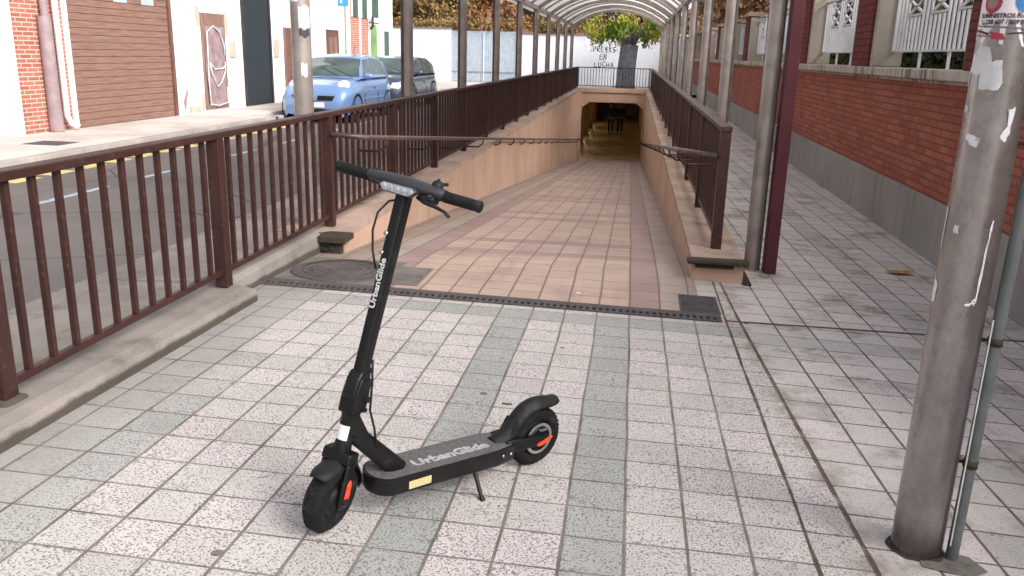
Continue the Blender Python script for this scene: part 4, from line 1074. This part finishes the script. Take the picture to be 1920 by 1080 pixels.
b = MB(); b.grid(lambda u, v: (-1.68+.30*u, 5.36+.52*v, mzf(-1.68+.30*u, 5.36+.52*v)+.005), 2, 2); tag(b.build('repair_patch', 'apron'), 'grey mortar patch between manhole cover and salmon ramp tiles', 'repair patch')
# square gully
t = thing('gully_grate', 'square dark gully grate by the broken wall end', 'drain cover', (.51, 5.44, -.06))
zg = lambda x, y: zp(x, 5.25)+.002
b = MB(); b.add([(x, y, zg(x, y)+h) for h in (0, .006) for y in (5.262, 5.66) for x in (.385, .64)], [(0, 2, 3, 1), (4, 5, 7, 6), (0, 1, 5, 4), (2, 6, 7, 3), (0, 4, 6, 2), (1, 3, 7, 5)]); b.build('plate', 'iron', t)
b = MB(); y = 5.285
while y < 5.64: b.add([(x, yy, zg(x, yy)+h) for h in (.006, .011) for yy in (y, y+.014) for x in (.40, .625)], [(0, 2, 3, 1), (4, 5, 7, 6), (0, 1, 5, 4), (2, 6, 7, 3), (0, 4, 6, 2), (1, 3, 7, 5)]); y += .028
b.build('rib', 'iron', t)
# long dark expansion joint across the right pavement
b = MB(); b.add([(x, y, zp(x, min(y, 5.25))+.0032) for x, y in ((.66, 5.12), (2.56, 5.215), (2.56, 5.243), (.66, 5.142))], [(0, 1, 2, 3)]); tag(b.build('expansion_joint', 'iron'), 'thin dark joint crossing the right pavement from the drain to the brick wall', 'joint')
# leaves and litter
def dryleaf(x, y, z, s, rot, label):
    b = MB()
    def fn(u, v):
        a = (u-.5)*2; w_ = (1-a*a)**.6*.42 if abs(a) < 1 else 0; c_ = (v-.5)*2*w_
        lx, ly, lz = a*s, c_*s, .012+.25*s*(c_*c_)*1.5+.12*s*a*a
        return (x+lx*cos(rot)-ly*sin(rot), y+lx*sin(rot)+ly*cos(rot), z+lz)
    b.grid(fn, 10, 4); return tag(b.build('dry_leaf', 'leaf1', smooth=True, solid=.001), label, 'leaf')
dryleaf(2.17, 6.80, zp(2.17, 5.25), .12, .15, 'orange-brown dry leaf curled on the right pavement')
b = MB(); b.box(-.30, -.27, 5.47, 5.50, zramp(-.3, 5.5)+.001, zramp(-.3, 5.5)+.008); tag(b.build('litter', 'paper', bevel=.003), 'small white scrap lying on the salmon ramp tiles near the drain', 'litter')
b = MB(); b.box(-.235, -.225, 2.585, 2.60, zp(-.23, 2.6)+.001, zp(-.23, 2.6)+.006)
dz = zp(-.45, 4.0)
b2 = MB(); b2.box(-.50, -.455, 3.45, 3.462, zp(-.48, 3.45), zp(-.48, 3.45)+.006); tag(b2.build('twig', 'brownbark', bevel=.002), 'tiny dark twig on the green tile band behind the scooter', 'twig')

# ---------------- lamp pole with paper scraps
PX, PY, PR = 1.005, 2.585, .077
pz = zp(PX, PY)
t = thing('lamp_pole', 'thick weathered steel pole with torn posters at the right', 'lamp pole', (PX, PY, pz))
LEAN = .003
ctr = lambda z: (PX+LEAN*(z-pz), PY)
b = MB(); b.tube([(*ctr(pz-.05), pz-.05), (*ctr(.6), .6), (*ctr(1.2), 1.2), (*ctr(3.4), 3.4), (*ctr(6.5), 6.5)], [PR, PR*.985, PR*.97, PR*.9, PR*.7], 48)
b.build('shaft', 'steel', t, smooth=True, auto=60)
b = MB(); b.lathe([(PR+.014, .002), (PR+.008, .005), (PR+.002, .008)], lambda a, c_, h: (PX+a*(1+.1*noise.noise(Vector((a*20, c_*20, 0)))), PY+c_*(1+.25*noise.noise(Vector((a*20, c_*20, 4)))), zp(PX+a, PY+c_)+h), 40); b.build('base_collar', 'darkconc', t, smooth=True)
b = MB(); b.tube([(*ctr(6.4), 6.4), (PX-.5, PY, 6.9), (PX-1.2, PY, 7.0)], [.06, .045, .04], 12); b.build('arm', 'steel', t, smooth=True)
b = MB(); b.lathe([(.001, .07), (.12, .05), (.17, 0), (.12, -.05), (.001, -.06)], lambda a, c_, h: (PX-1.4+a*1.9, PY+c_, 7.0+h), 20); b.build('lamp_head', 'canopy', t, smooth=True)
def pp(az, z, e=.0015):
    cx_, cy_ = ctr(z); rr = PR*(1-.03*min(max(z/1.2, 0), 1)-.07*min(max((z-1.2)/2.2, 0), 1))+e; a = radians(az); return (cx_+rr*cos(a), cy_+rr*sin(a), z)
def ppatch(name, pts, mat, e=.0015, solid=.0008):
    # polygon (az,z) as fan grid around its centroid, subdivided
    b = MB(); n = len(pts); N = 6
    ca = sum(p[0] for p in pts)/n; cz = sum(p[1] for p in pts)/n
    P_ = []
    for i in range(n):
        a0, a1 = pts[i], pts[(i+1) % n]
        for k in range(4): P_.append((a0[0]+(a1[0]-a0[0])*k/4, a0[1]+(a1[1]-a0[1])*k/4))
    m_ = len(P_); vs = []
    if mat in ('paper', 'wtxt'): P_ = [(a+3.2*noise.noise(Vector((i*.9, z*40, e*900))), z+.008*noise.noise(Vector((a*.3, i*.8, 3)))) for i, (a, z) in enumerate(P_)]
    for r in range(N+1):
        for (a, z) in P_: vs.append(pp(ca+(a-ca)*r/N, cz+(z-cz)*r/N, e))
    fs = [(r*m_+i, r*m_+(i+1) % m_, (r+1)*m_+(i+1) % m_, (r+1)*m_+i) for r in range(N) for i in range(m_)]
    b.add(vs, fs); return b.build(name, mat, t, smooth=True, weld=True)
# camera-facing azimuth of pole ~ -112
ppatch('poster', [(-206, 1.585), (-35, 1.565), (-35, 1.85), (-206, 1.85)], 'pinkpaper')
ppatch('poster_stripe', [(-200, 1.621), (-40, 1.612), (-40, 1.617), (-200, 1.626)], 'pipe', .0025)
ppatch('poster_stripe', [(-195, 1.611), (-150, 1.599), (-150, 1.605), (-195, 1.615)], 'ink', .0025)
ppatch('poster_stripe', [(-200, 1.597), (-100, 1.590), (-100, 1.594), (-200, 1.602)], 'pipe', .0026)
ppatch('poster_stripe', [(-112, 1.600), (-60, 1.606), (-60, 1.611), (-112, 1.604)], 'ink', .0025)
ppatch('poster_mark', [(-141, 1.588), (-116, 1.586), (-118, 1.602), (-144, 1.607)], 'red', .003)
b = MB(); 
ppatch('poster_disc', [(-150+20*cos(2*pi*k/16), 1.683+.029*sin(2*pi*k/16)) for k in range(16)], 'red', .0022)
ppatch('poster_disc', [(-150+12*cos(2*pi*k/16), 1.683+.017*sin(2*pi*k/16)) for k in range(16)], 'pipe', .0028)
ppatch('poster_disc', [(-85+22*cos(2*pi*k/16), 1.686+.030*sin(2*pi*k/16)) for k in range(16)], 'blue', .0022)
def ptext(s_, zc, size, azc):
    text('poster_text', s_, size, 'ink', t, lambda x, y: pp(azc+math.degrees(x/PR), zc+y, .003), .0006)
ptext('SUMINISTROS R. L', 1.648, .0155, -128); ptext('L. 228 607 / 609 3', 1.632, .0155, -128)
ppatch('torn_paper', [(-190, 1.50), (-150, 1.495), (-128, 1.52), (-140, 1.565), (-160, 1.575), (-178, 1.555), (-186, 1.55)], 'paper')
ppatch('torn_paper', [(-150, 1.455), (-110, 1.455), (-104, 1.475), (-112, 1.53), (-150, 1.525)], 'paper', .0022)
ppatch('torn_paper', [(-200, 1.47), (-188, 1.46), (-186, 1.51), (-196, 1.515)], 'paper')
ppatch('torn_paper', [(-188, 1.392), (-170, 1.39), (-168, 1.405), (-186, 1.412)], 'paper')
ppatch('torn_paper', [(-160, 1.318), (-140, 1.298), (-130, 1.302), (-126, 1.316), (-128, 1.323), (-158, 1.335)], 'wtxt')
ppatch('torn_paper', [(-93, 1.33), (-80, 1.36), (-84, 1.40), (-70, 1.41), (-72, 1.34), (-80, 1.315)], 'paper')
ppatch('torn_paper', [(-190, 1.0), (-182, .99), (-178, 1.11), (-186, 1.13)], 'paper')
ppatch('torn_paper', [(-192, .84), (-180, .825), (-172, .835), (-170, .885), (-190, .91)], 'wtxt')
ppatch('torn_paper', [(-150, 1.05), (-138, 1.048), (-138, 1.07), (-150, 1.072)], 'paper')
ppatch('torn_paper', [(-100, .842), (-82, .842), (-80, .868), (-86, .862), (-88, .852), (-99, .85)], 'wtxt')
ppatch('torn_paper', [(-82, .85), (-79, .85), (-74, 1.02), (-70, 1.09), (-74, 1.10), (-79, 1.0)], 'paper')
# conduit strapped beside it
zc0 = zp(1.16, 2.53)
t = thing('conduit', 'thin grey-green pipe strapped upright beside the thick steel pole', 'pipe', (1.165, 2.54, zc0))
cxx = lambda z: 1.100+.012*z
b = MB(); b.tube([(cxx(0), 2.54, zc0-.02), (cxx(.7), 2.54, .7), (cxx(1.5), 2.54, 1.5), (cxx(3), 2.54, 3.0)], .0185, 16); b.build('pipe', 'conduit', t, smooth=True, auto=60)
for z in (.33, .73, 1.31): MB().tube([(cxx(z), 2.54, z-.012), (cxx(z), 2.54, z+.012)], .0215, 16).tube([(cxx(z)-.06, 2.565, z), (cxx(z), 2.54, z)], .006, 6).build('clamp', 'darkconc', t, smooth=True)
b = MB(); b.tube([(1.082, 2.52, .05), (1.083, 2.52, .4), (1.084, 2.52, .8)], .0025, 6); b.build('white_wire', 'paper', t)
b = MB(); b.add([(x, y, zp(x, y)+.004) for x, y in ((.99, 2.47), (1.06, 2.45), (1.13, 2.44), (1.19, 2.48), (1.16, 2.56), (1.08, 2.58), (1.0, 2.55))], [(0, 1, 2, 3, 4, 5, 6)]); tag(b.build('mortar_patch', 'apron'), 'dark mortar patch around the feet of the steel pole and pipe', 'repair patch')

# ================================================================== SCOOTER
F0 = Vector((-.898, 2.275)); R0 = Vector((-.290, 2.925))
Fz, Rz = zp(*F0), zp(*R0)
ux = Vector((R0.x-F0.x, R0.y-F0.y, Rz-Fz)).normalized(); uy = Vector((0, 0, 1)).cross(ux).normalized(); uz = ux.cross(uy)
LE = radians(2.8)  # lean to the kick-stand side
uy2 = uy*cos(LE)+uz*sin(LE); uz2 = uz*cos(LE)-uy*sin(LE)
root = thing('electric_scooter', 'black electric kick scooter standing on its kickstand on the plaza', 'scooter', (0, 0, 0))
del root['_o']
mw = Matrix((ux, uy2, uz2)).transposed().to_4x4(); mw.translation = Vector((F0.x, F0.y, Fz)); root.matrix_world = mw
# local frame: +x rearwards, -y towards the kick-stand side (camera), z up
WR = .118
RAKE = radians(13.5); ax = Vector((sin(RAKE), 0, cos(RAKE))); piv = Vector((.0, 0, WR))
STEER = radians(27)
rot = Matrix.Rotation(STEER, 4, ax)  # about the steering axis
PV = Vector((.024, 0, .118)); 
def st(p): return PV+(rot.to_3x3() @ (Vector(p)-PV))
def stmb(mb): mb.v = [st(v) for v in mb.v]; return mb
A = lambda s, x=0, y=0: PV+ax*s+Vector((cos(RAKE), 0, -sin(RAKE)))*x+Vector((0, y, 0))   # point along steering axis
def tyre(c, R=WR, w_=.035, seg=48):
    b = MB(); n = 12; k0 = 0
    for j in range(seg):
        a = 2*pi*j/seg
        for i in range(n):
            q = 2*pi*i/n; rr = (R-.030)+.030*cos(q); hh = w_*sin(q)*(1-.15*(cos(q) > .7))
            b.v.append(Vector((c.x+rr*cos(a), c.y+hh, c.z+rr*sin(a))))
    for j in range(seg):
        for i in range(n): b.f.append((j*n+i, j*n+(i+1) % n, ((j+1) % seg)*n+(i+1) % n, ((j+1) % seg)*n+i))
    return b
def treads(c, R=WR):
    b = MB()
    for j in range(36):
        a = 2*pi*j/36
        for s in (-1, 1):
            a2 = a+(.04 if s > 0 else 0); p = Vector((c.x+(R-.002)*cos(a2), c.y+s*.010, c.z+(R-.002)*sin(a2)))
            t_ = Vector((-sin(a2), 0, cos(a2)))*.006; nrm = Vector((cos(a2), 0, sin(a2)))*.0014; yy = Vector((0, .006, 0))
            b.add([p-t_-yy-nrm, p+t_-yy-nrm, p+t_+yy-nrm, p-t_+yy-nrm, p-t_-yy+nrm, p+t_-yy+nrm, p+t_+yy+nrm, p-t_+yy+nrm], [(3, 2, 1, 0), (4, 5, 6, 7), (0, 1, 5, 4), (1, 2, 6, 5), (2, 3, 7, 6), (3, 0, 4, 7)])
    return b
def hub(c, R=WR-.058):
    b = MB(); b.lathe([(.001, -.030), (R*.55, -.032), (R*.72, -.022), (R, -.020), (R+.006, -.014), (R+.006, .014), (R, .020), (R*.72, .022), (R*.55, .032), (.001, .030)], lambda a, c_, h: (c.x+a, c.y+h, c.z+c_), 36); return b
# front wheel
fw = stmb(tyre(PV)).build('front_wheel', 'rubber', root, smooth=True)
stmb(treads(PV)).build('tread', 'rubber', fw)
hb = stmb(hub(PV)).build('hub', 'matblack', fw, smooth=True, auto=35)
# fork: two legs and crown
b = MB()
for s in (-1, 1):
    b.prism([(-.018, -.03), (.020, -.028), (.024, .06), (.020, .125), (-.022, .125), (-.024, .05)], lambda p, tt: A(p[1], p[0]+.0, tt), s*.038, s*.052)
b.prism([(-.030, .122), (.030, .122), (.026, .16), (-.026, .16)], lambda p, tt: A(p[1], p[0], tt), -.052, .052)
stmb(b).build('fork', 'black', root, bevel=.006, smooth=True)
for s in (-1, 1):
  b = MB(); b.lathe([(.001, .010), (.012, .010), (.014, .004), (.014, 0)], lambda a, c_, h: (PV.x+a, s*(.052+h), PV.z+c_), 12)
  stmb(b).build('axle_nut', 'black', root, smooth=True, auto=40)
for s in (-1, 1):
    b = MB(); b.prism([(-.012, -.012), (.006, -.02), (.014, .02), (.010, .062), (.0, .074), (-.012, .06)], lambda p, tt: A(p[1], p[0]+.004, tt), s*.0525, s*.058)
    stmb(b).build('front_reflector', 'orange', root, bevel=.004)
# front fender
def fender(a0, a1, R, hw, fn, name, mat='matblack', n=22, sag=.014, tip=0, ends=None):
    b = MB()
    def g_(u, v):
        a = radians(a0+(a1-a0)*u); e = (v-.5)*2; rr = R-sag*e*e*1.5+.12*max(0, u-.80)**1.3
        w_ = hw*(1-.25*max(0, abs(u-.5)*2-.8)/.2)
        return fn(rr*cos(a), e*w_, rr*sin(a))
    b.grid(g_, n, 8); return b
b = fender(-8, 128, WR+.015, .041, lambda x, y, z: (PV.x+x, y, PV.z+z), 'f'); stmb(b).build('front_fender', 'matblack', root, smooth=True, solid=.004)
b = MB(); b.prism([(-.135, -.022), (-.10, .0), (-.06, .065), (.0, .10), (.04, .10), (.04, .07), (-.02, .05), (-.08, .0), (-.12, -.04)], lambda p, tt: (PV.x+p[0]*.98, tt, PV.z+p[1]+.045), -.044, -.036)
# head tube
b = MB(); b.tube([A(.155), A(.19), A(.27), A(.285)], [.030, .027, .027, .031], 20); stmb(b).build('head_tube', 'black', root, smooth=True, auto=40)
b = MB(); b.grid(lambda u, v: st(A(.205+.048*v, .0288*sin(radians(-125+80*u)), -.0288*cos(radians(-125+80*u)))), 8, 1) if False else b.grid(lambda u, v: st(A(.198+.048*v)+Vector((cos(RAKE)*cos(radians(150+75*u)), sin(radians(150+75*u)), -sin(RAKE)*cos(radians(150+75*u))))*.0305), 8, 1)
b.build('white_sticker', 'wtxt', root, smooth=True)
# neck: gusset tube to the deck
b = MB()
def neck(u, v):
    p0 = Vector((.095, 0, .325)); p1 = Vector((.265, 0, .150)); c_ = p0.lerp(p1, u); d_n = (p1-p0).normalized(); nn = Vector((d_n.z, 0, -d_n.x))
    a = 2*pi*v; hw, hh = .026+.006*u, .030+.004*u
    ca, sa = cos(a), sin(a); k = (abs(ca)**4+abs(sa)**4)**-.25
    return c_+nn*(hh*ca*k)+Vector((0, hw*sa*k, 0))
b.grid(neck, 6, 24); b.build('neck', 'black', root, smooth=True, weld=True, auto=50)
b = MB(); b.prism([(.075, .33), (.105, .40), (.150, .305), (.15, .28), (.11, .285)], lambda p, tt: (p[0], tt, p[1]), -.024, .024); b.build('neck_gusset', 'black', root, bevel=.006, smooth=True)
# folding joint
b = MB(); b.prism([(-.036, .285), (.036, .285), (.040, .33), (.030, .40), (-.028, .405), (-.038, .34)], lambda p, tt: A(p[1], p[0], tt), -.030, .030); b.prism([(-.034, .33), (-.046, .345), (-.040, .40), (-.026, .425), (.024, .425), (.030, .40)], lambda p, tt: A(p[1], p[0], tt), -.024, .024)
stmb(b).build('folding_joint', 'black', root, bevel=.007, smooth=True)
b = MB(); b.prism([(.034, .30), (.052, .31), (.050, .36), (.060, .362), (.060, .374), (.040, .374)], lambda p, tt: A(p[1], p[0], tt), -.014, .014); b.tube([A(.415, .025, 0), A(.415, .062, 0)], .009, 10); b.tube([A(.335, .02, -.03), A(.335, .02, -.042)], .010, 12)
b.tube([A(.30, .02, -.03), A(.30, .02, -.04)], .007, 10)
stmb(b).build('folding_latch', 'matblack', root, smooth=True, auto=40)
# stem
SB, STp = .40, .995
b = MB()
def stem(u, v):
    s = SB+(STp-SB)*u; a = 2*pi*v; w1 = .0235+.004*u*u; w2 = .0195; ca, sa = cos(a), sin(a); k = (abs(ca)**5+abs(sa)**5)**-.2
    return st(A(s, w1*ca*k, w2*sa*k))
b.grid(stem, 16, 28); b.build('stem', 'black', root, smooth=True, weld=True, auto=60)
def face(s_, y): return st(A(s_, -.0268, y))
text('stem_lettering', 'UrbanGlide', .033, 'stxt', root, lambda x, y: face(.705+x, .002+y*.82), .0012, 1.02)
# cable
b = MB(); b.tube([st(A(.965, .0, .018)), st(A(.955, -.03, .030)), st(A(.915, -.050, .046)), st(A(.86, -.055, .046)), st(A(.80, -.045, .036)), st(A(.745, -.025, .022))], .0035, 8)
b.build('cable', 'matblack', root, smooth=True)
b = MB(); b.tube([st(A(.86, -.028, .012)), st(A(.86, -.036, .012))], .007, 10).tube([st(A(.80, -.028, .012)), st(A(.80, -.034, .012))], .006, 10); b.build('stem_bolt', 'chrome', root, smooth=True)
b = MB(); b.tube([st(A(.46, .022, -.018)), st(A(.38, .045, -.024)), A(.30, .05, -.026), (.16, -.028, .33), (.17, -.026, .26)], .004, 8); b.build('brake_cable', 'matblack', root, smooth=True)
# handlebar centre housing
b = MB()
HB = 1.012
def hous(u, v): # u across (y), v around
    y = (u-.5)*.27; k = 1-abs(u-.5)*2; ww_ = .019+.030*(k**.55 if k > 0 else 0); hh = .015+.010*(max(k, 0)**.6)
    a = 2*pi*v; cc_ = cos(a); return st(A(HB+hh*sin(a)+.004, ww_*cc_*(1.25 if cc_ > 0 else 1.0)+.004*k, y))
b.grid(hous, 20, 24); b.build('display_housing', 'grey', root, smooth=True, weld=True)
b = MB(); b.grid(lambda u, v: st(A(HB+.0215+.008*(1-((u-.5)*2)**2)*.5, -.018+.044*v, (u-.5)*.11)), 10, 4)
b.build('display', 'black', root, smooth=True)
# LED headlamp on the front
b = MB(); b.prism([(-.066, .006), (-.050, .016), (.052, .014), (.066, .004), (.052, -.016), (-.046, -.016)], lambda p, tt: st(A(HB-.014+p[1], tt, p[0])), -.052, -.030)
hlp = b.build('headlamp', 'grey', root, bevel=.004, smooth=True)
b = MB()
for k in range(5):
    y = -.046+.023*k; c_ = (HB-.014, -.054, y)
    b.tube([st(A(c_[0], -.050, y)), st(A(c_[0], -.0575, y))], [.0085, .006], 12)
b.prism([(-.060, .004), (-.048, .0125), (.050, .0105), (.060, .002), (.050, -.0125), (-.043, -.0125)], lambda p, tt: st(A(HB-.014+p[1], tt, p[0])), -.0535, -.0522)
o = b.build('led_lens', 'lens', hlp, smooth=True, auto=40)
# bar
b = MB(); b.tube([st(A(HB, 0, -.245)), st(A(HB, 0, .245))], .0125, 16); b.build('handlebar', 'black', root, smooth=True, auto=60)
for s in (-1, 1):
    b = MB(); b.tube([st(A(HB, 0, s*.122)), st(A(HB, 0, s*.128)), st(A(HB, 0, s*.238)), st(A(HB, 0, s*.252)), st(A(HB, 0, s*.256))], [.0165, .0158, .0168, .0185, .015], 20)
    g_ = b.build('grip', 'matblack', root, smooth=True, auto=50)
    b = MB()
    for k in range(14): y = s*(.132+.0074*k); b.tube([st(A(HB, 0, y)), st(A(HB, 0, y+.0028*s))], .0175, 18)
    b.build('grip_ribs', 'rubber', g_, smooth=True, auto=40)
# controls on the camera-right side (local -y? left hand): brake lever, bell, thumb control
s = -1
b = MB(); b.tube([st(A(HB, 0, s*.100)), st(A(HB, 0, s*.118))], .021, 18).prism([(-.018, .0), (.012, -.012), (.016, -.03), (-.024, -.034), (-.036, -.02)], lambda p, tt: st(A(HB+p[1], p[0], tt)), s*.070, s*.112)
b.build('lever_clamp', 'matblack', root, bevel=.004, smooth=True)
b = MB(); b.tube([st(A(HB-.022, -.022, s*.062)), st(A(HB-.030, -.040, s*.095)), st(A(HB-.034, -.050, s*.14)), st(A(HB-.040, -.055, s*.172)), st(A(HB-.050, -.058, s*.190))], [.011, .0095, .0075, .006, .0065], 12, flat=.7)
b.build('brake_lever', 'matblack', root, smooth=True)
b = MB(); b.lathe([(.001, .024), (.010, .022), (.017, .014), (.019, .004), (.019, 0)], lambda a, c_, h: st(A(HB+.018+h, a+.004, s*.098+c_)), 18); b.tube([st(A(HB+.036, .004, s*.098)), st(A(HB+.046, .004, s*.098))], .0045, 8)
b.tube([st(A(HB+.03, .016, s*.100)), st(A(HB+.036, .026, s*.122))], .005, 8); b.build('bell', 'matblack', root, smooth=True, auto=40)
b = MB(); b.tube([st(A(HB+.002, -.019, s*.078)), st(A(HB+.004, -.030, s*.078))], .008, 12).tube([st(A(HB-.006, -.018, s*.096)), st(A(HB-.006, -.026, s*.096))], .006, 12); b.build('control_button', 'chrome', root, smooth=True, auto=40)
s = 1
b = MB(); b.tube([st(A(HB, 0, s*.098)), st(A(HB, 0, s*.119))], .021, 18).prism([(-.006, .012), (.014, .014), (.020, .026), (-.004, .030)], lambda p, tt: st(A(HB+p[1]-.002, p[0], tt)), s*.098, s*.132)
b.build('throttle', 'matblack', root, bevel=.003, smooth=True)
# deck
D0, D1, DH = .150, .745, .078
def outline(inset=0.0, n=14):
    pts = []; hw = DH-inset
    x0 = D0+inset; x1 = D1-inset
    for i in range(n+1):
        a = pi/2+pi*i/n; pts.append((x0+.062*(1-inset*4)+cos(a)*.062*(1-inset*4), sin(a)*hw if abs(sin(a)) > 0 else 0))
    # tapered rear
    pts += [(x1-.10, -hw), (x1-.02, -hw*.80), (x1, -hw*.55), (x1, hw*.55), (x1-.02, hw*.80), (x1-.10, hw)]
    return pts
zd = lambda x: .158-.020*(x-D0)/.6
b = MB(); o_ = outline(); n = len(o_)
lay = [(.96, -.058), (1.0, -.050), (1.0, -.010), (.985, 0)]
for (k, h) in lay:
    for (x, y) in o_: b.v.append(Vector((.45+(x-.45)*(1+(k-1)*.3), y*k, zd(x)+h)))
for l in range(3):
    for i in range(n): b.f.append((l*n+i, l*n+(i+1) % n, (l+1)*n+(i+1) % n, (l+1)*n+i))
b.f.append(tuple(range(n))[::-1]); b.f.append(tuple(3*n+i for i in range(n)))
dk = b.build('deck', 'black', root, smooth=True, auto=35)
b = MB(); o_ = outline(.008); b.v = [Vector((x, y, zd(x)+.001)) for x, y in o_]+[Vector((x, y, zd(x)+.0035)) for x, y in o_]; n = len(o_)
b.f = [(i, (i+1) % n, n+(i+1) % n, n+i) for i in range(n)]+[tuple(n+i for i in range(n))]
b.build('grip_mat', 'deck', dk)
text('deck_lettering', 'UrbanGlide', .056, 'txt', dk, lambda x, y: (.475+x, y-.018, zd(.475+x)+.0045), .0026, 1.2)
b = MB(); b.box(.268, .355, -DH-.0018, -DH-.0005, .106, .134); b.build('rating_label', 'cream', dk)
b = MB()
for x in (.665, .70): b.tube([(x, -DH*.93-.002, .118-.01*(x-.66)), (x, -DH*.93-.007, .118-.01*(x-.66))], .0055, 10)
b.build('deck_screw', 'chrome', dk, smooth=True)
# kickstand (on the camera side)
b = MB(); b.tube([(.548, -.060, .092), (.546, -.085, .060), (.541, -.122, .014)], [.009, .0075, .0075], 12).tube([(.541, -.122, .014), (.540, -.133, .002)], [.010, .011], 12).box(.530, .572, -.072, -.045, .085, .098)
b.build('kickstand', 'black', root, smooth=True, auto=50)
# rear wheel
RC = Vector((.868, 0, WR)); 
rw = tyre(RC).build('rear_wheel', 'rubber', root, smooth=True); treads(RC).build('tread', 'rubber', rw); hub(RC).build('hub', 'matblack', rw, smooth=True, auto=35)
b = MB(); b.lathe([(.050, -.037), (.062, -.037), (.062, -.034), (.050, -.034), (.050, -.037)], lambda a, c_, h: (RC.x+a, h, RC.z+c_), 36); b.build('brake_disc', 'chrome', rw, smooth=True, auto=30)
b = MB()
for s in (-1, 1):
    b.prism([(.70, .150), (.74, .152), (.80, .140), (.905, .132), (.905, .104), (.80, .098), (.71, .098)], lambda p, tt: (p[0], tt, p[1]), s*.040, s*.053)
b.build('rear_bracket', 'black', root, bevel=.004, smooth=True)
for s in (-1, 1):
    b = MB(); b.prism([(.842, .100), (.868, .098), (.905, .112), (.918, .126), (.905, .130), (.868, .116), (.845, .112)], lambda p, tt: (p[0], tt, p[1]), s*.0535, s*.060); b.build('rear_reflector', 'orange', root, bevel=.003)
b = MB(); b.prism([(.86, .150), (.895, .150), (.895, .160), (.86, .160)], lambda p, tt: (p[0], tt, p[1]), -.048, -.040); b.build('caliper', 'chrome', root, bevel=.003)
# rear fender: rises from the deck, hugs the wheel, tip flicks back
path = [(.665, .152), (.70, .165), (.735, .190), (.760, .222), (.795, .252), (.835, .268), (.872, .272), (.905, .268), (.935, .263), (.958, .262), (.970, .252)]
def spl(u):
    k = u*(len(path)-1); i = min(int(k), len(path)-2); f = k-i
    p = [Vector(path[max(0, min(len(path)-1, i+j))]) for j in (-1, 0, 1, 2)]
    return .5*((2*p[1])+(-p[0]+p[2])*f+(2*p[0]-5*p[1]+4*p[2]-p[3])*f*f+(-p[0]+3*p[1]-3*p[2]+p[3])*f**3)
b = MB()
def rf(u, v):
    p = spl(u); q = spl(min(1, u+.02))-spl(max(0, u-.02)); q.normalize(); nn = Vector((-q.y, q.x)); e = (v-.5)*2
    hw = .040-.012*max(0, u-.75)/.25; dr = .030*e*e*(1-.6*max(0, u-.7)/.3)
    return (p.x-nn.x*dr, e*hw, p.y-nn.y*dr)
b.grid(rf, 36, 10); b.build('rear_fender', 'matblack', root, smooth=True, solid=.005)
b = MB(); b.prism([(.72, .150), (.76, .215), (.79, .150)], lambda p, tt: (p[0], tt, p[1]), -.036, .036); b.build('fender_base', 'matblack', root, bevel=.006)

# ------------------------------------------------------------------ tidy helper properties
for o in THINGS:
    for k in ('_o', '_y'):
        if k in o: del o[k]
